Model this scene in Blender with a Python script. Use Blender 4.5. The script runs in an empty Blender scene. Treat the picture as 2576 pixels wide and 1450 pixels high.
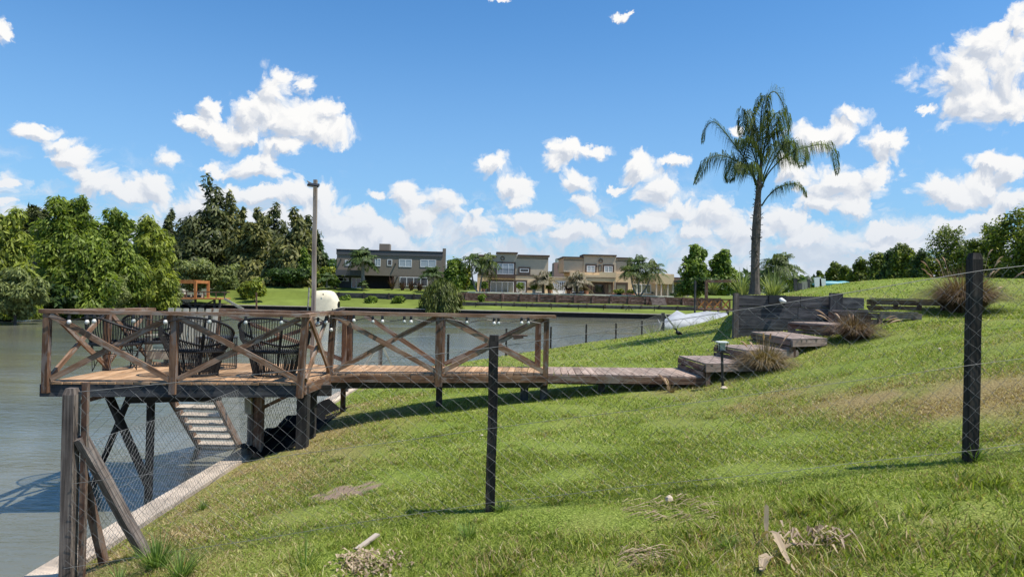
import bpy, math, random
import numpy as np
from mathutils import Vector, Matrix
random.seed(7); rng = np.random.default_rng(7)
R = math.radians
scn = bpy.context.scene
col = scn.collection

# ------------------------------------------------------------------ camera
F_PX, CU, CV, ROLL, EYE, HOFF = 1760.0, 1288.0, 725.0, R(1.25), 3.2, 3.0
def ray(u, v):
    du, dv = u-CU, v-CV
    x = du*math.cos(ROLL)+dv*math.sin(ROLL); y = -du*math.sin(ROLL)+dv*math.cos(ROLL)-HOFF
    return x/F_PX, y/F_PX
def P(u, v, Y):
    a, b = ray(u, v); return Vector((a*Y, Y, EYE-b*Y))
def Pz(u, v, z):
    a, b = ray(u, v); return P(u, v, (EYE-z)/b)
cam_d = bpy.data.cameras.new('camera'); cam = bpy.data.objects.new('camera', cam_d); col.objects.link(cam)
cam_d.sensor_width = 36; cam_d.lens = 36*F_PX/2576; cam_d.clip_start = .05; cam_d.clip_end = 9000
cam.matrix_world = Matrix.Translation((0, 0, EYE)) @ Matrix.Rotation(R(90)+HOFF/F_PX, 4, 'X') @ Matrix.Rotation(ROLL, 4, 'Z')
scn.camera = cam
# ------------------------------------------------------------------ light
SUN = Vector((.46, -.15, 1)).normalized()
sd = bpy.data.lights.new('sun', 'SUN'); sun = bpy.data.objects.new('sun', sd); col.objects.link(sun)
sd.energy = 5.0; sd.angle = R(.53); sd.color = (1, .95, .87)
sun.rotation_euler = (-SUN).to_track_quat('-Z', 'Y').to_euler(); sun.location = (30, 0, 60)
scn.view_settings.view_transform = 'Standard'; scn.view_settings.look = 'None'
scn.view_settings.exposure = .34; scn.view_settings.gamma = 1
scn.render.engine = 'CYCLES'

class NT:
    """small node helper"""
    def __init__(s, tree): s.t = tree; s.n = tree.nodes; s.l = tree.links
    def new(s, ty, **kw):
        n = s.n.new(ty)
        for k, v in kw.items(): setattr(n, k, v)
        return n
    def put(s, sock, v):
        if isinstance(v, bpy.types.NodeSocket): s.l.new(v, sock)
        elif v is not None: sock.default_value = v
    def math(s, op, a, b=None, c=None, clamp=False):
        n = s.new('ShaderNodeMath', operation=op, use_clamp=clamp)
        for i, v in enumerate((a, b, c)):
            if v is not None: s.put(n.inputs[i], v)
        return n.outputs[0]
    def vm(s, op, a, b=None, c=None):
        n = s.new('ShaderNodeVectorMath', operation=op)
        for i, v in enumerate((a, b, c)):
            if v is not None: s.put(n.inputs[i], v)
        return n.outputs['Value'] if op in ('LENGTH', 'DOT_PRODUCT') else n.outputs[0]
    def noise(s, vec, scale, detail=4, rough=.55, dist=0.0, out=0):
        n = s.new('ShaderNodeTexNoise'); s.put(n.inputs['Vector'], vec)
        n.inputs['Scale'].default_value = scale; n.inputs['Detail'].default_value = detail
        n.inputs['Roughness'].default_value = rough; n.inputs['Distortion'].default_value = dist
        return n.outputs[out]
    def ramp(s, fac, stops, interp='LINEAR'):
        n = s.new('ShaderNodeValToRGB'); s.put(n.inputs[0], fac); cr = n.color_ramp; cr.interpolation = interp
        while len(cr.elements) < len(stops): cr.elements.new(.5)
        for e, (p, c) in zip(cr.elements, stops):
            e.position = p; e.color = (c[0], c[1], c[2], 1) if not isinstance(c, (int, float)) else (c, c, c, 1)
        return n.outputs[0]
    def mix(s, fac, a, b, mode='MIX'):
        n = s.new('ShaderNodeMix', data_type='RGBA', blend_type=mode)
        s.put(n.inputs[0], fac)
        s.put(n.inputs[6], a if isinstance(a, bpy.types.NodeSocket) else (*a, 1)); s.put(n.inputs[7], b if isinstance(b, bpy.types.NodeSocket) else (*b, 1))
        return n.outputs[2]
    def mapr(s, v, a, b, c=0, d=1, interp='SMOOTHSTEP'):
        n = s.new('ShaderNodeMapRange', interpolation_type=interp)
        for i, x in enumerate((v, a, b, c, d)): s.put(n.inputs[i], x)
        return n.outputs[0]

# ------------------------------------------------------------------ sky: Nishita with cumulus by direction
CL = [  # u, v, ru, rv of the cloud lobes seen from the lawn
 (470,302,26,16),(522,262,24,30),(505,312,50,20),(590,330,75,28),(622,280,46,52),(700,215,48,54),(660,270,50,50),(712,300,110,56),
 (800,322,84,36),(826,292,38,26),(775,215,20,22),(705,362,60,26),(640,418,76,32),(555,426,55,14),(682,400,36,24),(420,400,24,26),
 (95,328,42,20),(150,358,42,22),(195,400,50,28),(225,448,34,34),(262,482,50,28),(330,500,50,18),(4,76,20,22),(8,512,18,12),
 (400,482,52,34),(470,508,70,38),(565,480,80,34),(655,492,60,24),(745,490,50,34),(802,478,34,32),(820,535,80,42),(900,565,80,40),
 (690,540,80,22),(950,600,90,36),(860,600,70,34),(1035,500,46,42),(1050,560,50,46),(1120,520,56,46),(1195,540,22,30),(960,498,30,18),(1200,575,60,36),
 (1235,425,44,34),(1290,470,50,36),(1300,505,36,20),(1425,372,50,40),(1500,368,44,20),(1400,410,44,30),(1450,455,56,36),(1470,510,62,36),(1556,467,26,12),
 (1560,575,38,18),(1605,425,34,42),(1650,480,48,46),(1700,530,60,44),(1630,570,60,32),(1700,415,50,16),(1345,560,110,34),(1440,590,80,28),
 (1800,540,60,44),(1760,590,70,30),(1880,590,90,44),(1965,560,60,44),(2055,345,64,30),(2125,290,42,24),(2115,330,44,36),(2240,345,62,30),
 (2125,452,110,40),(2080,510,80,32),(1990,420,40,28),(2190,440,44,32),(2030,595,80,28),(2140,520,60,24),(2335,285,16,10),
 (2420,155,64,56),(2480,120,70,50),(2545,170,70,80),(2400,205,86,46),(2500,265,80,56),(2570,55,34,40),(2450,245,70,40),
 (2380,485,92,28),(2340,470,50,26),(2480,470,50,34),(2500,410,44,22),(2560,500,60,24),(2250,575,60,22),(2390,560,56,20),(2470,545,40,30),
 (1562,38,30,12),(1590,22,20,8),(1250,4,26,6),(1850,330,20,14),(2560,430,30,30),(2240,610,110,26),(2380,610,60,30),(30,455,10,8),
 (-150,420,120,50),(-300,300,90,60),(2750,350,120,60),(2800,150,90,70),(2900,520,160,50),(-250,560,200,50)]
world = bpy.data.worlds.new('World'); scn.world = world; world.use_nodes = True
W = NT(world.node_tree); W.n.clear()
tc = W.new('ShaderNodeTexCoord').outputs['Generated']
def ae(u, v):
    a, b = ray(u, v); return math.atan2(a, 1), math.atan2(-b, math.hypot(a, 1))
sep = W.new('ShaderNodeSeparateXYZ'); W.put(sep.inputs[0], tc)
az = W.math('ARCTAN2', sep.outputs[0], sep.outputs[1]); el = W.math('ARCSINE', W.math('MINIMUM', sep.outputs[2], .9999))
cb = W.new('ShaderNodeCombineXYZ'); W.put(cb.inputs[0], az); W.put(cb.inputs[1], el); p0 = cb.outputs[0]
def warp(p, amt, scale, det, ro=.6):
    n = W.noise(p, scale, det, ro, out=1)
    return W.vm('MULTIPLY_ADD', W.vm('SUBTRACT', n, (.5, .5, .5)), (amt, amt, 0), p)
pw = warp(warp(p0, .045, 13, 1), .026, 60, 4, .68)
def field(p):
    cur = None
    for (u, v, ru, rv) in CL:
        a, e = ae(u, v); k = 1/F_PX; ra, re = ru*k*1.10, rv*k*1.10
        l = W.vm('LENGTH', W.vm('MULTIPLY_ADD', p, (1/ra, 1/re, 0), (-a/ra, -e/re, 0)))
        cur = l if cur is None else W.math('SMOOTH_MIN', cur, l, .22)
    return W.math('SUBTRACT', 1.12, cur)
def billow(p):
    q = W.new('ShaderNodeTexVoronoi', feature='F1'); W.put(q.inputs['Vector'], p); q.inputs['Scale'].default_value = 30
    q.inputs['Detail'].default_value = 2; q.inputs['Roughness'].default_value = .6
    return W.math('SUBTRACT', .80, q.outputs['Distance'])
DL = (.007, .011, 0)
pw2 = W.vm('ADD', pw, DL)
b1 = billow(pw); b2 = billow(pw2)
f1 = field(pw); f2 = field(pw2)
# broken cloud low over the horizon
low = W.noise(W.vm('MULTIPLY', pw, (1, 2.3, 1)), 13, 6, .62)
lowcov = W.mapr(el, .155, .02, 0, 1)
flow = W.math('SUBTRACT', W.math('ADD', low, W.math('MULTIPLY', lowcov, .26)), .64)
g1 = W.math('MULTIPLY_ADD', b1, .75, f1); g2 = W.math('MULTIPLY_ADD', b2, .75, f2)
wisp = W.noise(pw, 34, 4, .7)
a1 = W.mapr(W.math('MULTIPLY_ADD', wisp, .30, g1), .03, .56); a2 = W.mapr(flow, -.12, .12)
a2 = W.math('MULTIPLY', a2, W.mapr(el, .19, .07, 0, .92))
alpha = W.math('MAXIMUM', a1, a2)
# light falls on the side of each billow turned to the sun; the thick lower body greys off
slope = W.math('SUBTRACT', g1, g2)
body = W.mapr(f2, .20, .95, 0, .34)
lit = W.math('SUBTRACT', W.math('MULTIPLY_ADD', slope, 1.15, .78), body)
lit = W.math('ADD', lit, W.math('MULTIPLY', W.math('SUBTRACT', W.noise(pw, 55, 4, .6), .5), .5))
ccol = W.ramp(lit, [(.0, (4.7, 5.1, 5.8)), (.35, (5.9, 6.15, 6.6)), (.62, (7.0, 7.05, 7.15)), (.9, (7.8, 7.75, 7.65))])
hz = W.mapr(el, .21, .0, 0, .72)
ccol = W.mix(hz, ccol, (5.0, 5.6, 6.5))
sky = W.new('ShaderNodeTexSky', sky_type='NISHITA', sun_disc=False, sun_elevation=math.asin(SUN.z), sun_rotation=math.atan2(SUN.x, SUN.y))
sky.altitude = 0; sky.air_density = 1.0; sky.dust_density = .6; sky.ozone_density = 1.6
skc = W.mix(1.0, sky.outputs[0], (.54, 1.0, 1.34), 'MULTIPLY')
skc = W.mix(W.mapr(el, .42, .0, 0, .55), skc, (2.9, 4.4, 6.4))
fin = W.mix(alpha, skc, ccol)
bg = W.new('ShaderNodeBackground'); W.put(bg.inputs[0], fin); bg.inputs[1].default_value = .10
W.l.new(bg.outputs[0], W.new('ShaderNodeOutputWorld').inputs[0])
world.cycles.sampling_method = 'MANUAL'; world.cycles.sample_map_resolution = 512

# ------------------------------------------------------------------ materials
def newmat(name):
    m = bpy.data.materials.new(name); m.use_nodes = True; t = NT(m.node_tree); t.n.clear()
    out = t.new('ShaderNodeOutputMaterial'); b = t.new('ShaderNodeBsdfPrincipled'); t.l.new(b.outputs[0], out.inputs[0])
    return m, t, b, out
def bump(t, b, h, strength, dist=.01):
    n = t.new('ShaderNodeBump'); n.inputs['Strength'].default_value = strength; n.inputs['Distance'].default_value = dist
    t.put(n.inputs['Height'], h); t.l.new(n.outputs[0], b.inputs['Normal'])
def plain(name, c, rough=.6, var=.15, scale=8, metal=0, spec=.5, bmp=0):
    m, t, b, o = newmat(name); tcn = t.new('ShaderNodeTexCoord').outputs['Object']
    n = t.noise(tcn, scale, 5, .6)
    cc = t.ramp(n, [(.3, [x*(1-var) for x in c]), (.7, [min(1, x*(1+var)) for x in c])])
    t.l.new(cc, b.inputs['Base Color']); b.inputs['Roughness'].default_value = rough; b.inputs['Metallic'].default_value = metal
    b.inputs['Specular IOR Level'].default_value = spec
    if bmp: bump(t, b, t.noise(tcn, scale*6, 4), bmp)
    return m
def wood(name, dark, mid, light, streak=30, bm=.35, rough=.8, patch=None):
    m, t, b, o = newmat(name)
    uv = t.new('ShaderNodeUVMap'); uv.uv_map = 'UVMap'
    uvv = t.vm('MULTIPLY', uv.outputs[0], (1.6, streak, 1))
    n1 = t.noise(uvv, 1.0, 6, .65, .6); n2 = t.noise(uv.outputs[0], 2.3, 4, .6)
    v = t.math('ADD', t.math('MULTIPLY', n1, .62), t.math('MULTIPLY', n2, .38))
    c = t.ramp(v, [(.36, dark), (.49, mid), (.62, light)])
    if patch:
        n3 = t.noise(t.vm('MULTIPLY', uv.outputs[0], (2.0, 7, 1)), 1.3, 5, .7)
        c = t.mix(t.mapr(n3, .50, .60), c, patch)
    ri = t.new('ShaderNodeNewGeometry').outputs['Random Per Island']
    c = t.mix(1.0, c, t.ramp(ri, [(0, (.72, .72, .72)), (1, (1.15, 1.12, 1.1))]), 'MULTIPLY')
    t.l.new(c, b.inputs['Base Color']); b.inputs['Roughness'].default_value = rough; b.inputs['Specular IOR Level'].default_value = .25
    bump(t, b, n1, bm, .006)
    return m
def leafm(name, dark, light, trans=.35, tip=None):
    m, t, b, o = newmat(name)
    ri = t.new('ShaderNodeNewGeometry').outputs['Random Per Island']
    geo = t.new('ShaderNodeTexCoord').outputs['Object']
    n = t.noise(geo, .45, 3, .6)
    v = t.math('ADD', t.math('MULTIPLY', ri, .55), t.math('MULTIPLY', n, .45))
    dark, light, tip = [tuple(q*1.45 for q in c_) if c_ else None for c_ in (dark, light, tip)]
    st = [(.25, dark), (.65, light)]
    if tip: st.append((.85, tip))
    c = t.ramp(v, st); t.l.new(c, b.inputs['Base Color'])
    b.inputs['Roughness'].default_value = .55; b.inputs['Specular IOR Level'].default_value = .3
    tr = t.new('ShaderNodeBsdfTranslucent'); t.l.new(t.mix(1.0, c, (1.25, 1.3, .6), 'MULTIPLY'), tr.inputs[0])
    mx = t.new('ShaderNodeMixShader'); mx.inputs[0].default_value = trans
    t.l.new(b.outputs[0], mx.inputs[1]); t.l.new(tr.outputs[0], mx.inputs[2]); t.l.new(mx.outputs[0], o.inputs[0])
    return m
M = {}
M['rail'] = wood('weathered_rail_wood', (.060,.033,.020), (.19,.108,.062), (.34,.235,.165), 26, patch=(.27,.22,.18))
M['post'] = wood('brown_post_wood', (.035,.019,.011), (.13,.068,.038), (.25,.15,.09), 18, .6, patch=(.19,.15,.125))
M['deck'] = wood('deck_board_wood', (.22,.125,.062), (.38,.235,.13), (.49,.33,.20), 14, .25)
M['walk'] = wood('walkway_board_wood', (.17,.12,.09), (.31,.23,.18), (.42,.33,.27), 14, .25)
M['dark'] = wood('tarred_wood', (.012,.011,.010), (.030,.027,.025), (.06,.055,.05), 20)
M['fascia'] = wood('grey_black_fascia_wood', (.018,.019,.021), (.04,.042,.046), (.09,.09,.09), 20)
M['grey'] = wood('silvered_fence_wood', (.035,.028,.024), (.125,.10,.085), (.27,.23,.195), 42, .9)
M['black'] = wood('creosoted_post_wood', (.010,.009,.008), (.026,.022,.019), (.07,.06,.052), 30, .9, patch=(.05,.042,.036))
M['sleeper'] = wood('sleeper_wood', (.025,.024,.025), (.065,.063,.064), (.135,.13,.128), 16, .9)
M['red_sleeper'] = wood('red_brown_sleeper_wood', (.05,.028,.022), (.155,.082,.062), (.30,.21,.18), 8, .8)
M['step'] = wood('step_board_wood', (.11,.085,.07), (.24,.185,.155), (.38,.31,.27), 14, .4)
M['stepside'] = wood('step_side_wood', (.035,.019,.013), (.12,.066,.045), (.25,.17,.12), 14, .6, patch=(.20,.16,.13))
M['tread'] = wood('pale_tread_wood', (.24,.20,.15), (.38,.32,.25), (.48,.42,.34), 10, .2)
M['orange'] = wood('orange_stained_wood', (.22,.08,.025), (.42,.17,.055), (.50,.24,.09), 10, .2)
M['slat'] = wood('grey_slat_wood', (.20,.19,.15), (.34,.33,.27), (.48,.46,.38), 12, .4)
M['pole'] = wood('pale_pole_wood', (.15,.12,.095), (.29,.235,.19), (.42,.36,.30), 34, .6)
M['wire'] = plain('galvanised_wire', (.135,.135,.13), .6, .4, 14, .0)
M['oldwire'] = plain('dull_wire', (.16,.15,.13), .6, .4, 12, .2)
M['rope'] = plain('black_rope', (.012,.012,.013), .7, .2, 40)
M['blackpl'] = plain('black_plastic', (.015,.015,.016), .45, .1, 10)
M['concrete'] = plain('bank_concrete', (.50,.40,.30), .9, .35, 3.0, bmp=.4)
M['farwall'] = plain('dark_quay_board', (.018,.014,.012), .8, .4, 1.5)
M['farcap'] = plain('pale_quay_cap', (.46,.40,.32), .8, .2, 2)
M['bulb'] = plain('frosted_bulb', (.62,.60,.55), .3, .03, 10)
M['bulbclear'] = plain('dim_bulb', (.34,.36,.33), .2, .1, 10)
M['white'] = plain('white_paint', (.75,.75,.72), .5, .06, 10)
M['cream'] = plain('cream_canvas', (.72,.64,.46), .8, .08, 3)
M['tarp'] = plain('white_tarp', (.36,.37,.38), .6, .2, 2)
M['greyhouse'] = plain('grey_stucco', (.20,.165,.125), .9, .06, 2)
M['greyband'] = plain('charcoal_stucco', (.085,.085,.085), .9, .06, 2)
M['beige'] = plain('beige_stucco', (.66,.50,.30), .9, .06, 2)
M['greybeige'] = plain('grey_beige_stucco', (.50,.405,.285), .9, .06, 2)
M['cornice'] = plain('brown_cornice', (.085,.052,.035), .8, .1, 5)
M['frame_br'] = plain('brown_window_frame', (.07,.045,.03), .6, .1, 5)
M['frame_wh'] = plain('white_window_frame', (.70,.70,.68), .5, .05, 5)
M['roomdark'] = plain('dark_interior', (.012,.012,.012), .9, .1, 5)
M['terracotta'] = plain('terracotta', (.42,.20,.11), .8, .1, 5)
M['pink'] = plain('dusty_pink_stucco', (.33,.20,.17), .9, .1, 5)
M['terrace'] = plain('pale_terrace_tile', (.60,.55,.46), .8, .08, 5)
M['bark'] = plain('bark', (.075,.058,.045), .95, .35, 6, bmp=.8)
M['palmbark'] = plain('palm_bark', (.115,.092,.075), .95, .45, 9, bmp=1)
M['paletrunk'] = plain('pale_trunk', (.20,.18,.155), .95, .3, 4, bmp=.5)
M['turq'] = plain('turquoise_plastic', (.06,.26,.30), .5, .1, 4)
M['blue'] = plain('blue_plastic', (.02,.16,.42), .4, .1, 4)
M['feather'] = plain('black_feather', (.012,.012,.014), .6, .2, 40)
M['straw'] = leafm('dry_straw', (.12,.08,.05), (.33,.25,.165), .2)
M['rust_metal'] = plain('rusty_metal', (.10,.06,.04), .7, .3, 12, .3)
M['hull'] = plain('dark_hull', (.05,.035,.028), .4, .1, 4)
def glassm(name, c, rough=.04):
    m, t, b, o = newmat(name); tcn = t.new('ShaderNodeTexCoord').outputs['Object']
    wv = t.new('ShaderNodeTexWave', wave_type='BANDS', bands_direction='X'); t.put(wv.inputs[0], tcn); wv.inputs['Scale'].default_value = 1.6; wv.inputs['Distortion'].default_value = 2.5
    cc = t.ramp(wv.outputs[1], [(0, [x*.75 for x in c]), (1, c)]); t.l.new(cc, b.inputs['Base Color'])
    b.inputs['Roughness'].default_value = rough; b.inputs['Specular IOR Level'].default_value = .8
    return m
M['curtain'] = glassm('curtained_glass', (.36,.42,.44)); M['blind'] = glassm('blind_glass', (.20,.20,.15)); M['darkglass'] = glassm('dark_glass', (.022,.025,.027))
M['lampglass'] = glassm('lamp_glass', (.42,.50,.47))
# foliage
M['f_willow'] = leafm('willow_leaves', (.06,.078,.014), (.23,.265,.04), .48, (.32,.33,.09))
M['f_dense'] = leafm('dense_leaves', (.04,.058,.009), (.165,.215,.03), .45, (.27,.31,.07))
M['f_grey'] = leafm('grey_green_leaves', (.06,.075,.022), (.20,.225,.075), .42, (.28,.29,.12))
M['f_conifer'] = leafm('conifer_leaves', (.034,.040,.011), (.145,.145,.042), .32, (.23,.21,.075))
M['f_dconifer'] = leafm('dark_conifer_leaves', (.020,.028,.009), (.080,.090,.028), .3, (.14,.145,.05))
M['f_bright'] = leafm('bright_leaves', (.028,.055,.006), (.135,.19,.022), .35, (.21,.26,.04))
M['f_deep'] = leafm('deep_green_leaves', (.010,.022,.005), (.045,.080,.014), .3, (.10,.14,.03))
M['f_hedge'] = leafm('hedge_leaves', (.022,.036,.006), (.12,.155,.02), .4, (.30,.29,.04))
M['f_yellow'] = leafm('yellow_green_leaves', (.06,.085,.012), (.22,.25,.035), .4, (.38,.32,.05))
M['f_palm'] = leafm('palm_leaflets', (.014,.026,.007), (.085,.115,.022), .38, (.24,.25,.09))
M['f_farpalm'] = leafm('far_palm_leaflets', (.012,.026,.008), (.06,.095,.022), .3, (.16,.19,.06))
M['f_drypalm'] = leafm('bleached_palm_leaflets', (.045,.05,.025), (.20,.165,.11), .25, (.42,.34,.27))
M['f_flax'] = leafm('flax_leaves', (.05,.075,.02), (.22,.25,.09), .3, (.42,.42,.22))
M['f_red'] = leafm('burgundy_leaves', (.02,.012,.010), (.09,.05,.035), .2)
M['f_fount'] = leafm('fountain_grass', (.06,.042,.022), (.20,.145,.075), .3, (.36,.27,.17))
M['f_fount2'] = leafm('red_fountain_grass', (.035,.022,.014), (.15,.095,.06), .3, (.27,.20,.12))
M['f_plume'] = leafm('grass_plume', (.30,.19,.12), (.48,.35,.25), .3)
M['f_weed'] = leafm('weed_blades', (.035,.065,.012), (.12,.19,.035), .35, (.24,.27,.10))

# ------------------------------------------------------------------ builders
def wloc(o):
    v = Vector((0, 0, 0))
    while o: v = v+o.location; o = o.parent
    return v
def tag(o, label=None, cat=None, group=None, kind=None):
    if label: o['label'] = label
    if cat: o['category'] = cat
    if group: o['group'] = group
    if kind: o['kind'] = kind
    return o
def empty(name, loc, label, cat, group=None):
    o = bpy.data.objects.new(name, None); o.location = loc; o.empty_display_size = .2; col.objects.link(o)
    return tag(o, label, cat, group)
def fast(name, V, F, mat, parent=None, attr=None):
    """V (n,3) floats, F (m,k) ints -> one mesh object"""
    V = np.asarray(V, dtype=np.float32); F = np.asarray(F, dtype=np.int32); m, k = F.shape
    if parent: V = V-np.array(wloc(parent), dtype=np.float32)
    me = bpy.data.meshes.new(name); me.vertices.add(len(V)); me.vertices.foreach_set('co', V.ravel())
    me.loops.add(m*k); me.loops.foreach_set('vertex_index', F.ravel()); me.polygons.add(m)
    me.polygons.foreach_set('loop_start', np.arange(0, m*k, k, dtype=np.int32)); me.update(calc_edges=True)
    if attr:
        for an, av in attr.items():
            a = me.attributes.new(an, 'FLOAT', 'POINT'); a.data.foreach_set('value', np.asarray(av, dtype=np.float32))
    me.materials.append(mat); o = bpy.data.objects.new(name, me); col.objects.link(o)
    if parent: o.parent = parent
    return o
class MB:
    def __init__(s): s.v = []; s.f = []; s.uv = []
    def face(s, idx, uv): s.f.append(idx); s.uv.append(uv)
    def beam(s, p0, p1, w, h, up=(0, 0, 1), seg=1, jit=0, w1=None, h1=None):
        """box along p0-p1, w sideways, h along up; texture runs along its length"""
        p0, p1 = Vector(p0), Vector(p1); d = (p1-p0); L = d.length
        if L < 1e-5: return s
        d /= L; up = Vector(up)
        if abs(d.dot(up)) > .98: up = Vector((0, 1, 0))
        sd_ = d.cross(up).normalized(); up = sd_.cross(d).normalized(); b = len(s.v); w1 = w1 or w; h1 = h1 or h
        ou, ov = random.random()*50, random.random()*50
        for i in range(seg+1):
            t = i/seg; c = p0+d*(L*t)
            if jit and 0 < i < seg: c = c+sd_*random.uniform(-jit, jit)+up*random.uniform(-jit, jit)
            ww = w+(w1-w)*t; hh = h+(h1-h)*t
            for a, e in ((-1, -1), (1, -1), (1, 1), (-1, 1)):
                s.v.append(c+sd_*(a*ww/2)+up*(e*hh/2))
        per = [0, w, w+h, 2*w+h, 2*w+2*h]
        for i in range(seg):
            for k in range(4):
                a = b+i*4+k; a2 = b+i*4+(k+1) % 4; u0 = ou+L*i/seg; u1 = ou+L*(i+1)/seg
                s.face((a, a2, a2+4, a+4), ((u0, ov+per[k]), (u0, ov+per[k+1]), (u1, ov+per[k+1]), (u1, ov+per[k])))
        e = b+seg*4
        s.face((b+3, b+2, b+1, b), ((ou, ov), (ou+.02, ov), (ou+.02, ov+h), (ou, ov+h)))
        s.face((e, e+1, e+2, e+3), ((ou, ov), (ou+.02, ov), (ou+.02, ov+h), (ou, ov+h)))
        return s
    def box(s, c, size, rz=0):
        c = Vector(c); sx, sy, sz = size; ax = Vector((math.cos(rz), math.sin(rz), 0))
        if sx >= sy and sx >= sz: return s.beam(c-ax*sx/2, c+ax*sx/2, sy, sz)
        ay = Vector((-ax.y, ax.x, 0))
        if sy >= sz: return s.beam(c-ay*sy/2, c+ay*sy/2, sx, sz)
        z = Vector((0, 0, sz/2)); return s.beam(c-z, c+z, sx, sy, up=ay)
    def tube(s, pts, r, n=6, r1=None, cap=True):
        pts = [Vector(p) for p in pts]; m = len(pts); b = len(s.v); o = random.random()*20; acc = 0
        r1 = r if r1 is None else r1; rads = r if isinstance(r, (list, tuple)) else [r+(r1-r)*i/(m-1) for i in range(m)]
        ref = None
        for i, p in enumerate(pts):
            d = (pts[min(i+1, m-1)]-pts[max(i-1, 0)]).normalized()
            if ref is None: ref = Vector((1, 0, 0)) if abs(d.x) < .8 else Vector((0, 0, 1))
            x = (ref-d*ref.dot(d)).normalized(); y = d.cross(x); ref = x
            for k in range(n):
                t = 2*math.pi*k/n; s.v.append(p+(x*math.cos(t)+y*math.sin(t))*rads[i])
        for i in range(m-1):
            L = (pts[i+1]-pts[i]).length
            for k in range(n):
                a, c = b+i*n+k, b+i*n+(k+1) % n
                s.face((a, c, c+n, a+n), ((o+acc, k/n*.3), (o+acc, (k+1)/n*.3), (o+acc+L, (k+1)/n*.3), (o+acc+L, k/n*.3)))
            acc += L
        if cap:
            s.face(tuple(b+k for k in reversed(range(n))), tuple((o, k/n) for k in range(n)))
            e = b+(m-1)*n; s.face(tuple(e+k for k in range(n)), tuple((o, k/n) for k in range(n)))
        return s
    def lathe(s, c, prof, n=12):
        """prof: list of (radius, z) above c"""
        return s.tube([Vector(c)+Vector((0, 0, z)) for _, z in prof], [max(r, .0005) for r, _ in prof], n)
    def prism(s, poly, z0, z1):
        """vertical prism of plan polygon"""
        b = len(s.v); n = len(poly)
        for z in (z0, z1):
            for p in poly: s.v.append(Vector((p[0], p[1], z)))
        for k in range(n):
            a, c = b+k, b+(k+1) % n; L = math.dist(poly[k][:2], poly[(k+1) % n][:2])
            s.face((a, c, c+n, a+n), ((0, 0), (L, 0), (L, z1-z0), (0, z1-z0)))
        s.face(tuple(b+k for k in reversed(range(n))), tuple((poly[k][0], poly[k][1]) for k in reversed(range(n))))
        s.face(tuple(b+n+k for k in range(n)), tuple((poly[k][0], poly[k][1]) for k in range(n)))
        return s
    def build(s, name, mat, parent=None, smooth=False):
        off = wloc(parent) if parent else Vector((0, 0, 0))
        me = bpy.data.meshes.new(name); me.from_pydata([tuple(v-off) for v in s.v], [], s.f)
        ul = me.uv_layers.new(name='UVMap'); flat = [c for f in s.uv for uv in f for c in uv]; ul.data.foreach_set('uv', flat)
        me.materials.append(mat)
        if smooth: me.polygons.foreach_set('use_smooth', [True]*len(me.polygons))
        me.update(); o = bpy.data.objects.new(name, me); col.objects.link(o)
        if parent: o.parent = parent
        return o
def kids(o): return list(o.children)
def copy_tree(o, parent=None):
    c = o.copy(); col.objects.link(c); c.parent = parent
    for ch in kids(o): copy_tree(ch, c)
    return c

# ------------------------------------------------------------------ terrain
def tps(pts):
    A = np.array(pts, float); X = A[:, :2]; n = len(A)
    d = np.linalg.norm(X[:, None]-X[None], axis=2); K = np.where(d > 0, d*d*np.log(d+1e-9), 0)+np.eye(n)*.15
    Q = np.hstack([np.ones((n, 1)), X]); L = np.block([[K, Q], [Q.T, np.zeros((3, 3))]])
    w = np.linalg.solve(L, np.concatenate([A[:, 2], np.zeros(3)]))
    def f(x, y):
        x = np.asarray(x, float); y = np.asarray(y, float); sh_ = x.shape; q = np.stack([x.ravel(), y.ravel()], 1); out = np.empty(len(q))
        for i in range(0, len(q), 20000):
            c = q[i:i+20000]; dd = np.linalg.norm(c[:, None]-X[None], axis=2)
            out[i:i+20000] = np.where(dd > 0, dd*dd*np.log(dd+1e-9), 0) @ w[:n]+w[n]+c @ w[n+1:]
        return out.reshape(sh_)
    return f
SH = [(-3.72,-12),(-3.72,20.8),(-1.9,22.4),(0,25.0),(1.5,27.2),(3.2,29.8),(4.9,32.2),(6.6,35),(8.2,38),(14,50),(17,62),(22,80),(30,86)]
shx = lambda y: np.interp(y, [p[1] for p in SH], [p[0] for p in SH])
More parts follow.
